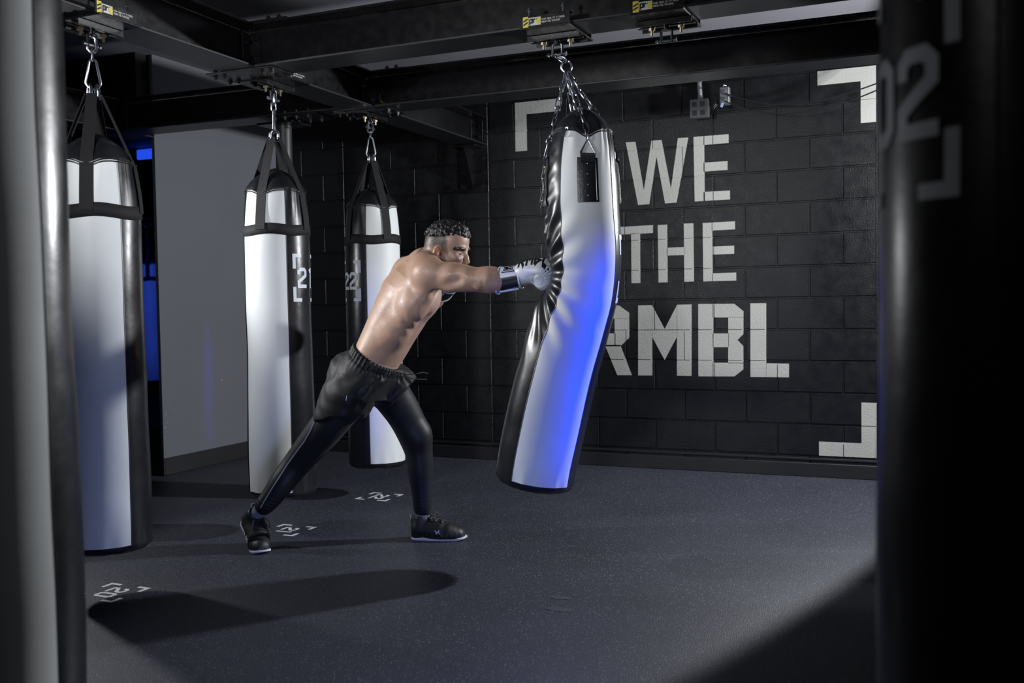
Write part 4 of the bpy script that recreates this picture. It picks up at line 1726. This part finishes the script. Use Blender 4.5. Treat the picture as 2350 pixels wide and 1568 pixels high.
# head
NB = len(body.ops)
body.ell(hp(-.006, 0, .020), (.096, .076, .088), HA, k=.02)
body.ell(hp(-.035, 0, -.01), (.066, .068, .07), HA, k=.03)
body.ell(hp(.030, 0, -.045), (.060, .060, .085), HA, k=.03)
body.ell(hp(.048, 0, .030), (.048, .060, .055), HA, k=.03)                    # forehead
for sgn in (-1, 1):
    body.cap(hp(-.022, sgn*.054, -.065), hp(.055, sgn*.022, -.118), .020, .022, k=.03)
    body.ell(hp(.056, sgn*.046, -.060), (.026, .018, .018), HA, k=.022)      # cheekbone
    body.ell(hp(.082, sgn*.033, -.018), (.014, .026, .0085), HA, k=.014)      # brow
body.ell(hp(.066, 0, -.122), (.022, .026, .018), HA, k=.02)                   # chin
body.ell(hp(.068, 0, -.100), (.024, .032, .022), HA, k=.02)
EA = {sgn: np.array([unit(hf*.93+hr*sgn*.36), unit(hr*sgn*.93-hf*.36), hu]) for sgn in (-1, 1)}
EC = {sgn: hp(.0665, sgn*.0345, -.0415) for sgn in (-1, 1)}
for sgn in (-1, 1):
    body.ell(EC[sgn]+EA[sgn][0]*.021+hu*.002, (.013, .021, .0125), EA[sgn], k=.012, op='s')   # eye sockets
body.chain([(hp(.082, 0, -.022), .009), (hp(.0935, 0, -.055), .0085), (hp(.0995, 0, -.076), .0100)], k=.012)
for sgn in (-1, 1):
    body.ell(hp(.0875, sgn*.012, -.080), (.012, .0075, .0085), HA, k=.008)
    body.ell(EC[sgn], (.0132, .0142, .0118), EA[sgn], k=.008)   # lids
    body.ell(EC[sgn]+EA[sgn][0]*.0125-hu*.0005, (.007, .0120, .0042), EA[sgn], k=.003, op='s')
body.ell(hp(.087, 0, -.0985), (.012, .022, .0058), HA, k=.006)
body.ell(hp(.085, 0, -.1105), (.011, .019, .0065), HA, k=.006)
body.ell(hp(.0995, 0, -.1045), (.010, .022, .0016), HA, k=.004, op='s')
for sgn in (-1, 1):                                                          # ears
    et = np.array([unit(hf*.94+hr*sgn*-.34), unit(hr*sgn*.94+hf*.34), hu])
    c = hp(-.016, sgn*.080, -.040)
    body.ell(c, (.0185, .0085, .0315), et, k=.006)
    body.ell(c+hf*.006-hu*.002+hr*sgn*.009, (.0105, .0062, .0195), et, k=.005, op='s')
    body.ell(c+hf*.012+hr*sgn*.004-hu*.004, (.005, .006, .008), et, k=.005)
    body.ell(c-hu*.026+hf*.006, (.009, .006, .009), et, k=.006)
    body.cap(c-hf*.010-hu*.014+hr*sgn*.006, c-hf*.008+hu*.016+hr*sgn*.006, .0032, .0032, k=.005)

V, F = body.mesh((-1.0, -3.0, .10), (.50, -2.05, 1.62), .0034)
q = (V-H0) @ HA.T
skin = np.tile(np.array([.315, .200, .140]), (len(V), 1))
inhead = (np.abs(q[:, 0]) < .13) & (np.abs(q[:, 1]) < .11) & (q[:, 2] > -.15) & (q[:, 2] < .13)
sm = lambda a, b, x: np.clip((x-a)/(b-a), 0, 1)**2*(3-2*np.clip((x-a)/(b-a), 0, 1))
# cropped sides: darker upwards; hairline in front
ar_ = np.abs(q[:, 1])
hl = np.where(q[:, 2] > .052, .030+.9*(q[:, 2]-.052), np.where(q[:, 2] > -.02, .026-.10*(.052-q[:, 2]), .019))
front = sm(.012, -.010, q[:, 0]-hl)
fade = sm(-.060, .030, q[:, 2])*front*inhead
ear = (((q[:, 0]+.016)/.023)**2+((q[:, 2]+.04)/.035)**2 < 1) & (np.abs(q[:, 1]) > .068) & (np.abs(q[:, 1]) < .10)
fade = np.where(ear, 0, fade)
nz = .75+.5*rng.random(len(V))
fade = np.clip(np.clip(fade, 0, 1)**.65*nz, 0, 1)
skin = skin*(1-.94*fade[:, None])
beard = inhead*sm(-.045, -.085, q[:, 2])*sm(-.045, -.01, q[:, 0])*sm(.104, .088, q[:, 0]+.25*(np.abs(q[:, 2]+.075) < .02)*.0)
side = inhead*(np.abs(q[:, 0]-.016) < .015)*sm(-.10, -.02, q[:, 2])*(np.abs(q[:, 1]) > .05)*(q[:, 2] < .02)
skin *= (1-.50*np.clip(beard*nz, 0, 1)-.45*np.clip(side*nz*(1-beard), 0, 1))[:, None]
brow = inhead*(np.abs(q[:, 2]+.0205-.12*np.abs(np.abs(q[:, 1])-.036)) < .0075)*(np.abs(q[:, 1]) > .013)*(np.abs(q[:, 1]) < .060)*(q[:, 0] > .045)
skin = np.where(brow[:, None] > 0, skin*.07, skin)
lips = inhead*(np.abs(q[:, 2]+.1045) < .011)*(np.abs(q[:, 1]) < .021)*(q[:, 0] > .080)
skin = np.where(lips[:, None] > 0, skin*np.array([.85, .62, .62]), skin)
skin = np.where(ear[:, None], skin*np.array([1.12, .86, .82]), skin)
nip = np.linalg.norm(V-at(987, 722, -2.60), axis=1) < .016
skin = np.where(nip[:, None], skin*np.array([.6, .45, .42]), skin)
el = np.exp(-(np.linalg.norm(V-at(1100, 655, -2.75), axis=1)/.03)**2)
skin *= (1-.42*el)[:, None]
person = np_mesh('person', V, F, M_SKIN, col=skin)
tag(person, 'shirtless man with short dark curly hair in black shorts and tights punching the bag', 'person')

# eyes
for sgn in (-1, 1):
    b = MB()
    c = EC[sgn]
    b.sphere(c, .0122, 20, 14)
    e = b.build('eye', M_EYE, person)
    look = unit(hf+hr*.10-hu*.04)
    b = MB()
    b.sphere(c+look*.0066, .0069, 16, 10, sc=(1, 1, 1))
    b.build('iris', M_IRIS, e)

# hair: short tight curls
hair = Sdf()
dd_ = rng.normal(size=(5200, 3))
dd_ /= np.linalg.norm(dd_, axis=1)[:, None]
dd_ = dd_[dd_[:, 2] > -.1]
Pm = H0+hu*.01+(dd_*.19) @ HA
for _ in range(60):
    Pm = Pm-(dd_ @ HA)*np.maximum(body(Pm, H0-.25, H0+.25), 0)[:, None]*.8
n = 0
for p_, d_ in zip(Pm, dd_):
    f_, r_, u_ = HA @ (p_-H0)
    ra_ = abs(r_)
    if f_ < -.02:
        lim = .050-.25*(f_+.02)*.3
    elif f_ < .03:
        lim = .050
    elif f_ < .062:
        lim = .058
    else:
        lim = .044+.5*max(0, ra_-.030)
    if u_ < lim-.010*rng.random():
        continue
    r0 = rng.uniform(.0045, .0075)
    dw = d_ @ HA
    t1 = unit(np.cross(dw, rng.normal(size=3)))
    a_ = p_+dw*rng.uniform(-.001, .004)
    hair.cap(a_, a_+t1*rng.uniform(.005, .011)+dw*rng.uniform(-.001, .006), r0, r0*.7, k=.0025 if n else 0)
    n += 1
    if n > 1100:
        break
V, F = hair.mesh(H0-.16, H0+.16, .0022)
np_mesh('hair', V, F, M_HAIR, person)

# tights
leg_r = [(at(800, 915, -2.67), .086), (at(758, 971, -2.68), .079), (at(724, 1013, -2.68), .071), (at(698, 1044, -2.685), .063), (at(673, 1075, -2.70), .057), (at(649, 1106, -2.735), .0525), (at(626, 1138, -2.76), .045), (at(604, 1164, -2.785), .038)]
leg_l = [(J['lhip'], .094), (at(902, 912, -2.46), .086), (at(928, 952, -2.41), .078), (at(951, 1000, -2.37), .072), (at(962, 1042, -2.355), .059), (at(964, 1082, -2.35), .054), (at(968, 1125, -2.34), .0445), (at(970, 1172, -2.335), .0385)]
tg = Sdf()
tg.chain(finer([(J['rhip'], .10)]+leg_r), k=.018)
tg.chain(finer(leg_l), k=.018)
tg.ell(at(966, 1000, -2.38), (.046, .05, .06), k=.04)
tg.cap(J['rhip'], J['lhip'], .105, .10, k=.05)


def wrink(p):
    a = np.exp(-((p[:, 2]-.16)/.05)**2)*(p[:, 0] > -.5)
    c = np.exp(-((p[:, 2]-.225)/.03)**2)*(p[:, 0] < -.6)
    return .0010*(a*np.sin(p[:, 2]*420+8*p[:, 0]*6)+c*np.sin((p[:, 2]*.8+p[:, 0]*.5)*380))


tg.func(wrink, (-9, -9, -9), (9, 9, 9), 0, 'x')
V, F = tg.mesh((-1.0, -3.0, .08), (-.02, -2.1, 1.02), .005)
tights = np_mesh('tights', V, F, M_TIGHTS, person)
# reflective stripe down the outer side of the rear leg
pts = [(722, 968), (712, 990), (698, 1014), (680, 1038), (660, 1066), (642, 1094), (624, 1122), (606, 1152), (598, 1166)]
line = []
for (x, y) in pts:
    o = at(x, y, -3.1)
    h = tg.onto(o, ray(x, y), .8)
    if h is not None:
        line.append(Vector(h-unit(ray(x, y))*.0018))
if len(line) > 3:
    b = MB()
    b.tube(line, .0032, 6)
    b.build('side_stripe', M_STRIPE, tights)

# shorts
sh = Sdf()
sh.loft([SC[0]-(SC[1]-SC[0])*.2, SC[1], SC[2]+(SC[2]-SC[1])*.50], [SX[0], SX[1], SX[2]], [SY[0], SY[1], SY[2]], [.165, .163, .147], [.120, .122, .117], k=0)
rd = unit(at(760, 968, -2.68)-at(828, 868, -2.65))
sh.chain([(at(824, 868, -2.65), .112), (at(797, 912, -2.67), .110), (at(776, 957, -2.685), .112)], k=.05)
sh.chain([(at(872, 868, -2.51), .105), (at(905, 888, -2.47), .100), (at(925, 905, -2.45), .094)], k=.045)
sh.ell(at(790, 848, -2.62), (.06, .09, .08), k=.05)
# hems
hc, hn = at(780, 957, -2.685), unit((.14, .0, -1))
lc_, ln_ = at(918, 900, -2.45), unit(at(925, 905, -2.45)-at(872, 850, -2.51))
wc_, wn_ = SC[2]+(SC[2]-SC[1])*.02, unit(unit(SC[2]-SC[1])+.20*SY[1])


def hem(p):
    a = (p-hc) @ hn-.006*np.sin(60*p[:, 1]+20*p[:, 0])-.004*np.sin(95*p[:, 0])
    return np.where(((p-hc) @ hn > -.25) & (np.linalg.norm(p-hc, axis=1) < .27), a, -1.0)


sh.func(hem, (-9, -9, -9), (9, 9, 9), .004, 'i')
sh.func(lambda p: np.where((p-lc_) @ ln_ > -.06, np.where(np.linalg.norm(p-lc_, axis=1) < .16, (p-lc_) @ ln_, -1.0), -1.0), (-9, -9, -9), (9, 9, 9), .004, 'i')
sh.func(lambda p: (p-wc_) @ wn_, (-9, -9, -9), (9, 9, 9), .006, 'i')
fold_d = unit(at(835, 960, -2.68)-at(888, 862, -2.6))


def folds(p):
    v = p-wc_
    hgt = -(v @ wn_)
    lat_ = v @ unit(np.cross(wn_, (0, 1, 0)))
    lt2 = p @ SX[2]
    a = np.arctan2(v @ SY[2], v @ SX[2])
    gather = .0040*np.exp(-(hgt/.045)**2)*np.sin(46*a)*(1-np.exp(-(hgt/.012)**2)*.5)
    gather += .0030*np.exp(-((hgt-.036)/.010)**2)
    t = p @ unit(np.cross(fold_d, (0.3, -.95, 0)))
    s1 = np.sin(t*78+2.5*np.sin(9*(p @ fold_d)))
    big = .0120*np.exp(-((t-(at(855, 915, -2.72) @ unit(np.cross(fold_d, (0.3, -.95, 0)))))/.065)**2)*s1
    n2 = .0020*np.sin(p[:, 0]*38+2*np.sin(p[:, 2]*27))*np.sin(p[:, 2]*33+p[:, 1]*18)
    n3 = .0010*np.sin(p[:, 0]*90+p[:, 2]*60+3*np.sin(p[:, 1]*40))
    low = np.clip(hgt/.06, 0, 1)
    return gather+low*(big+n2+n3)


sh.func(folds, (-9, -9, -9), (9, 9, 9), 0, 'x')
V, F = sh.mesh((-1.0, -2.95, .45), (-.05, -2.2, 1.08), .004)
shorts = np_mesh('shorts', V, F, M_SHORTS, person)
dz = at(906, 852, -2.60)
b = MB()
for pts in (((903, 852, -2.61), (918, 857, -2.615), (935, 860, -2.62), (955, 858, -2.63), (972, 855, -2.64), (980, 857, -2.64)),
            ((902, 856, -2.61), (915, 863, -2.615), (932, 866, -2.62), (952, 870, -2.63), (966, 871, -2.64), (978, 871, -2.645))):
    P = [at(*q_) for q_ in pts]
    b.tube(P, .0018, 6)
    b.sphere(tuple(P[-1]), .0038, 8, 6)
b.build('drawstring', M_LACE, shorts)
b = MB()
o = at(795, 914, -3.1)
h = sh.onto(o, ray(795, 914), .8)
if h is not None:
    b.tube([Vector(h)+Vector((.003, -.001, .012)), Vector(h)+Vector((-.002, -.001, -.012))], .0012, 5)
    b.build('small_logo', M_LOGO, shorts)

# shoes, modelled once: x towards the toe, z up, origin under the heel
shoe = Sdf()
yscale = lambda p: p*np.array([1, .84, 1])
tmp = Sdf()
tmp.chain([((.046, 0, .050), .037), ((.10, 0, .050), .038), ((.15, 0, .044), .038), ((.20, 0, .034), .036), ((.236, 0, .028), .029)], k=.03)
tmp.chain([((.045, 0, .060), .036), ((.052, 0, .100), .036)], k=.03)
tmp.chain([((.085, 0, .085), .022), ((.15, 0, .062), .026)], k=.02)
tmp.cap((.010, 0, .105), (.016, 0, .085), .010, .012, k=.015)
shoe.func(lambda p: tmp(yscale(p))*.9, (-.05, -.08, -.03), (.32, .08, .16), 0, 'u')
shoe.chain([((.046, .002, .022), .0445), ((.11, -.004, .022), .042), ((.17, -.002, .022), .050), ((.23, .006, .022), .040)], k=.008)
shoe.func(lambda p: -(p[:, 2]-.012), (-9, -9, -9), (9, 9, 9), .003, 'i')
shoe.cap((.056, 0, .098), (.062, 0, .16), .028, .036, k=.006, op='s')
shoe.func(lambda p: .0009*np.sin(p[:, 0]*260)*(np.abs(p[:, 2]-.03) < .012)+.0012*np.sin(p[:, 0]*120)*np.exp(-((p[:, 0]-.19)/.03)**2)*(p[:, 2] > .04), (-9, -9, -9), (9, 9, 9), 0, 'x')
SHV, SHF = shoe.mesh((-.03, -.08, 0), (.30, .08, .16), .0032)
sole = Sdf()
sole.func(lambda p: np.minimum.reduce([np.linalg.norm(p[:, :2]-np.array(a)-np.clip(((p[:, :2]-np.array(a)) @ (np.array(c)-np.array(a)))/((np.array(c)-np.array(a)) @ (np.array(c)-np.array(a))), 0, 1)[:, None]*(np.array(c)-np.array(a)), axis=1)-r_
          for a, c, r_ in (((.046, .002), (.11, -.004), .0455), ((.11, -.004), (.17, -.002), .0470), ((.17, -.002), (.236, .006), .0455))]), (-.03, -.07, -.01), (.3, .07, .04), 0, 'u')
sole.func(lambda p: np.maximum(p[:, 2]-(.012+.007*np.clip((p[:, 0]-.215)/.05, 0, 1)+.006*np.exp(-((p[:, 0]-.075)/.03)**2)), -p[:, 2]+.0006+.012*np.clip((p[:, 0]-.22)/.06, 0, 1)**2), (-9, -9, -9), (9, 9, 9), .004, 'i')
SOV, SOF = sole.mesh((-.03, -.08, -.01), (.30, .08, .05), .003)


def shoe_logo(side):
    """interlocked double arch mark on the side of the shoe"""
    out = []
    for sg in (1, -1):
        arc = [(-1.0, sg*1.0), (-.62, sg*.35), (-.30, sg*-.06), (.0, sg*-.16), (.30, sg*-.06), (.62, sg*.35), (1.0, sg*1.0)]
        out += stroke(arc, .42)
    return out


def make_shoe(loc, yaw, pitch, side, label, piv=(.19, 0, 0)):
    R = Matrix.Rotation(yaw, 4, 'Z')

    def bend(P):
        """the shoe folds at the ball of the foot when the heel is lifted"""
        P = np.array(P, float).reshape(-1, 3)
        t = np.clip((P[:, 0]-.150)/.065, 0, 1)
        a = pitch*(1-t*t*(3-2*t))
        x, z = P[:, 0]-piv[0], P[:, 2]
        return np.c_[piv[0]+x*np.cos(a)+z*np.sin(a), P[:, 1], -x*np.sin(a)+z*np.cos(a)]
    root = np_mesh('shoe', bend(SHV)*np.array([1, side, 1]), SHF if side > 0 else SHF[:, ::-1], M_SHOE, person)
    root['label'] = label
    T = Matrix.Translation(Vector(loc)) @ R @ Matrix.Translation(-Vector(piv))
    root.matrix_world = T
    root.matrix_local = T
    np_mesh('sole', bend(SOV)*np.array([1, side, 1]), SOF if side > 0 else SOF[:, ::-1], M_SOLE, root)
    b = MB()
    for i in range(6):
        x0 = .095+i*.0145
        pp = []
        for yy in np.linspace(-.026, .026, 9):
            h = shoe.onto((x0+.006*(yy/.026)*(1 if i % 2 else -1), yy, .2), (0, 0, -1))
            if h is not None:
                pp.append(Vector(h)+Vector((0, 0, .0025)))
        if len(pp) > 4:
            b.tube(pp, .0026, 6)
    for sg in (-1, 1):
        c = Vector((.082, sg*.012, .112))
        b.tube([c, c+Vector((.02, sg*.018, .016)), c+Vector((.046, sg*.03, .010)), c+Vector((.055, sg*.034, -.012)), c+Vector((.034, sg*.024, -.014)), c+Vector((.008, sg*.008, -.004))], .0018, 6)
        b.tube([c, c+Vector((.022, sg*.012, -.004)), c+Vector((.05, sg*.022, -.030)), c+Vector((.066, sg*.034, -.050))], .0018, 6)
    b.v = [tuple(p) for p in bend(b.v)]
    b.build('laces', M_LACE, root)
    for sd in (-1, 1):
        V, F = [], []
        for q_ in shoe_logo(sd):
            idx = []
            for (u_, v_) in q_:
                h = shoe.onto((.148+u_*.0105-v_*.003, sd*.12, .047+v_*.0095), (0, -sd, 0))
                if h is None:
                    break
                idx.append(tuple(bend(np.array(h)+np.array([0, sd*.0012, 0]))[0]*np.array([1, side, 1])))
            if len(idx) == 4:
                F.append(tuple(range(len(V), len(V)+4)))
                V += idx
        if V:
            mesh_obj('side_logo', V, F, M_LOGO, root, smooth=False)
    b = MB()
    b.box((.004, 0, .108), (.006, .02, .026), bev=.002)
    b.v = [tuple(p) for p in bend(b.v)]
    b.build('heel_tab', M_SOLE, root)
    return lambda p: np.array(T @ Vector(bend(p)[0]*np.array([1, side, 1])))


f0, f1 = at_floor(946, 1238), at_floor(1058, 1241)
yaw = math.atan2(f1[1]-f0[1], f1[0]-f0[0])
front_fn = make_shoe((f0[0]+.19*cos(yaw)-.012, f0[1]+.19*sin(yaw)+.01, 0), yaw, 0, 1, 'front black training shoe flat on the floor')
rt = at_floor(609, 1272)
ry = radians(-31)
rear_fn = make_shoe((rt[0]-.085*cos(ry), rt[1]-.085*sin(ry), 0.0), ry, radians(44), -1, 'rear black training shoe with the heel lifted')

# socks between the tights and the shoe collars
for fn, leg in ((rear_fn, leg_r), (front_fn, leg_l)):
    (p1, r1), (p0, r0) = leg[-2], leg[-1]
    top = Vector(p0).lerp(Vector(p1), .25)
    mid = Vector(p0)
    low = Vector(fn((.056, 0, .088)))
    bot = Vector(fn((.060, 0, .060)))
    P = []
    for i in range(17):
        t = i/16
        P.append(top*(1-t)**3+mid*3*t*(1-t)**2+low*3*t*t*(1-t)+bot*t**3)
    b = MB()
    b.tube(P, [r0*.93+.0007*(i % 2) for i in range(17)], 28)
    b.build('sock', M_SOCK, person)

# ------------------------------------------------------------------ boxing gloves
gl = Sdf()
gl.chain([((.095, 0, .010), .043), ((.14, 0, .020), .050), ((.185, 0, .020), .052)], k=0)
gl.ell((.150, 0, .026), (.085, .057, .050), k=.02)
gl.ell((.195, 0, .016), (.058, .058, .060), k=.02)
gl.ell((.200, 0, -.028), (.046, .053, .036), k=.018)
gl.cap((.100, .045, .004), (.150, .062, .012), .026, .027, k=.012)
gl.cap((.150, .062, .012), (.200, .056, .010), .027, .023, k=.012)
gl.cap((.125, -.02, -.042), (.165, -.01, -.050), .012, .010, k=.02, op='s')
gl.cap((.10, -.062, -.002), (.172, -.062, .012), .003, .003, k=.008, op='s')


def pleat(p):
    dx, dz_ = p[:, 0]-.186, p[:, 2]+.010
    rho, ph = np.hypot(dx, dz_), np.arctan2(dz_, dx)
    m = np.clip((rho-.020)/.014, 0, 1)*np.clip((ph+2.3)/.3, 0, 1)*np.clip((1.35-ph)/.4, 0, 1)*(p[:, 1] < .03)
    ring_ = np.exp(-((rho-.024)/.0035)**2)*np.clip((-p[:, 1]-.02)/.02, 0, 1)
    return .0021*m*np.cos(ph*24)+.0018*ring_


gl.func(pleat, (-9, -9, -9), (9, 9, 9), 0, 'x')
GV, GF = gl.mesh((.04, -.09, -.10), (.28, .12, .11), .0032)


def tubes_around(x0, x1, r0, r1, z0, z1, a0, a1, off, n=40, m=6, flat=.92):
    V, F = [], []
    for j in range(m+1):
        t = j/m
        for i in range(n+1):
            a = a0+(a1-a0)*i/n
            r_ = r0+(r1-r0)*t+off
            V.append((x0+(x1-x0)*t, r_*flat*cos(a), z0+(z1-z0)*t+r_*sin(a)))
    for j in range(m):
        for i in range(n):
            k = j*(n+1)+i
            F.append((k, k+1, k+n+2, k+n+1))
    return V, F


def make_glove(loc, ax, upv, side, label):
    ax = unit(ax)
    sidev = unit(np.cross(upv, ax))          # +y of the glove = thumb side for a right hand seen palm down
    upn = np.cross(ax, sidev)
    Mx = Matrix(((ax[0], sidev[0], upn[0], loc[0]), (ax[1], sidev[1], upn[1], loc[1]), (ax[2], sidev[2], upn[2], loc[2]), (0, 0, 0, 1)))
    S_ = np.array([1, side, 1])
    root = np_mesh('boxing_glove', GV*S_, GF if side > 0 else GF[:, ::-1], M_GLOVE, person)
    root['label'] = label
    root.matrix_local = Mx
    def sub(name, VF, m_):
        V = [tuple(np.array(p)*S_) for p in VF[0]]
        F = VF[1] if side > 0 else [f[::-1] for f in VF[1]]
        return mesh_obj(name, V, F, m_, root)
    sub('glove_cuff', tubes_around(-.002, .100, .0545, .047, -.004, .006, 0, 2*pi, 0), M_GLOVE)
    b = MB()
    b.tube([Vector((-.003+.010*sin(a), .0545*.92*cos(a)*side, -.004+.0545*sin(a))) for a in np.linspace(0, 2*pi, 40)[:-1]], .0058, 8, closed=True)
    b.tube([Vector((.096, .0485*.94*cos(a)*side, .006+.0485*sin(a))) for a in np.linspace(0, 2*pi, 40)[:-1]], .0042, 8, closed=True)
    b.tube([Vector((.004+.012*k, .055*.92*cos(-2.15)*side, -.004-.0465+.0011*k)) for k in range(8)], .0045, 8)
    b.build('cuff_piping', M_GLOVE, root)
    sub('wrist_band', tubes_around(.010, .090, .0538, .0475, -.003, .005, radians(180-18), radians(180+50), .0022), M_GLOVE_K)
    st = tubes_around(.014, .086, .0535, .048, -.003, .005, radians(52), radians(180-12), .0042)
    sub('wrist_strap', st, M_GLOVE)
    def on_cuff(x, a, off):
        t = (x+.002)/.102
        r_ = .0545+(.047-.0545)*t+off
        return (x, r_*.92*cos(a), -.004+.010*t+r_*sin(a))
    V, F = [], []
    box = [(-1, -1), (1, -1), (1, 1), (-1, 1)]
    qs = stroke([(p[0]*1.0, p[1]*1.0) for p in box], .16, True)+stroke([(p[0]*.72, p[1]*.66) for p in box], .12, True)
    qs += [[(-.55, -.45), (-.05, -.45), (-.05, .45), (-.55, .45)], [(.05, .12), (.55, .12), (.55, .45), (.05, .45)], [(.05, -.45), (.55, -.45), (.55, -.08), (.05, -.08)]]
    for q_ in qs:
        F.append(tuple(range(len(V), len(V)+4)))
        V += [on_cuff(.050+p[0]*.026, radians(122)-p[1]*.40, .0064) for p in q_]
    sub('strap_logo', (V, F), M_GLOVE_K)
    # lettering over the back of the hand
    V, F = [], []
    def raised(txt):
        out, x = [], 0
        for c in txt:
            for pl_ in LET[c]:
                for q_ in stroke(pl_, 1.05):
                    out.append([(x+p[0], p[1]) for p in q_])
            x += 4.6
        return out, x-1.6
    qs, wd = raised('RMBL')
    for q_ in qs:
        x0, x1 = min(p[0] for p in q_), max(p[0] for p in q_)
        y0, y1 = min(p[1] for p in q_), max(p[1] for p in q_)
        ar = sum(q_[i][0]*q_[(i+1) % 4][1]-q_[(i+1) % 4][0]*q_[i][1] for i in range(4))
        q_ = q_ if ar > 0 else q_[::-1]
        k0 = math.floor(x0/.7)
        while k0*.7 < x1:
            m0 = math.floor(y0/.7)
            while m0*.7 < y1:
                c = clip_rect(q_, k0*.7, k0*.7+.7, m0*.7, m0*.7+.7)
                if c:
                    idx = []
                    for (u_, v_) in c:
                        h = gl.onto((.098+u_*.0079, -.050+v_*.0120, .15), (0, 0, -1))
                        if h is None:
                            break
                        idx.append((h[0], h[1], h[2]+.0014))
                    if len(idx) == len(c):
                        F.append(tuple(range(len(V), len(V)+len(idx))))
                        V += idx
                m0 += 1
            k0 += 1
    if V:
        sub('letter_print', (V, F), M_GLOVE_K)
    return root


g0, g1 = at(1147, 642, -2.675), at(1262, 634, -2.645)
make_glove(g0, g1-g0, (-.02, -.10, 1), 1, 'right grey boxing glove pressed into the bag')
l0 = at(1015, 667, -2.31)
make_glove(l0, at(1057, 627, -2.49)-l0, (.75, .35, .45), -1, 'left grey boxing glove held at the chin')
# ------------------------------------------------------------------ lights
def lamp(name, kind, loc, target, energy, color, size=.3, size_y=None, spot=None, blend=.1, spread=None):
    d = bpy.data.lights.new(name, kind)
    d.energy = energy
    d.color = color
    if kind == 'AREA':
        d.shape = 'RECTANGLE'
        d.size = size
        d.size_y = size_y or size
        if spread:
            d.spread = radians(spread)
    else:
        d.shadow_soft_size = size
    if kind == 'SPOT':
        d.spot_size = radians(spot)
        d.spot_blend = blend
    o = bpy.data.objects.new(name, d)
    COL.objects.link(o)
    o.location = loc
    v = Vector(target)-Vector(loc)
    o.rotation_euler = v.to_track_quat('-Z', 'Y').to_euler()
    return o


def soften(o, smooth):
    """reflector falloff: evens out the light close to the lamp"""
    d = o.data
    d.use_nodes = True
    nt = d.node_tree
    em = nt.nodes.get('Emission')
    f = nt.nodes.new('ShaderNodeLightFalloff')
    f.inputs['Strength'].default_value = 1.0
    f.inputs['Smooth'].default_value = smooth
    nt.links.new(f.outputs['Quadratic'], em.inputs['Strength'])


# strobe behind the dark bag on the right, raking along the wall towards the left
L = lamp('strobe_right', 'SPOT', (2.25, -.88, 1.92), (-1.6, -.88, 1.30), 1080, (.95, .97, 1.0), .06, spot=140, blend=.05)
soften(L, 10.0)
# strobe low on the left, outside the picture
lamp('strobe_left', 'SPOT', (-2.5, -3.10, 1.45), (-.4, -2.75, 1.2), 60, (.95, .97, 1.0), .06, spot=120, blend=.3)
# key from the front left, beside the camera's view
lamp('key_front', 'SPOT', (-.36, -5.45, 2.0), (-.55, -2.7, 1.95), 185, (.97, .98, 1.0), .12, spot=66, blend=.85)
lamp('key_left', 'SPOT', (-2.85, -3.85, 2.2), (-.15, -2.62, 1.45), 460, (.98, .98, 1.0), .09, spot=42, blend=.6)
lamp('fill_low', 'AREA', (.95, -4.45, .06), (-.5, -2.5, .35), 9, (.40, .50, 1.0), .6, .3, spread=120)
lamp('fill_camera', 'AREA', (1.3, -6.5, 1.9), (1.8, -5.2, 1.4), .7, (1.0, .95, .93), .3, .3)
lamp('fill_bag', 'SPOT', (1.45, -6.5, 2.1), (.66, -2.62, 1.85), 170, (.95, .97, 1.0), .2, spot=22, blend=1.0)
lamp('added_fill_right', 'SPOT', (2.95, -2.55, 1.5), (.45, -5.2, 1.1), 22, (.9, .94, 1.0), .25, spot=34, blend=.5)  # added fill, aimed only at the pale panel of the near left bag
# blue gel low on the right, narrow, on the swinging bag
lamp('blue_gel', 'AREA', (3.05, -3.60, .86), (.56, -2.59, .84), 2.3, (.004, .05, 1.0), .05, .90, spread=11)
# blue room far left
lamp('blue_room', 'SPOT', (-5.2, .9, 2.2), tuple(at(343, 700, 3.4)), 160, (.05, .12, 1.0), .2, spot=40, blend=.8)
w = bpy.data.worlds.new('dim_room')
scene.world = w
w.use_nodes = True
w.node_tree.nodes['Background'].inputs[0].default_value = (.55, .62, 1.0, 1)
w.node_tree.nodes['Background'].inputs[1].default_value = .008
scene.view_settings.view_transform = 'Standard'
scene.view_settings.look = 'None'
scene.view_settings.exposure = 0
scene.view_settings.gamma = 1
scene.cycles.use_denoising = True
scene.cycles.max_bounces = 6
scene.cycles.sample_clamp_indirect = 4
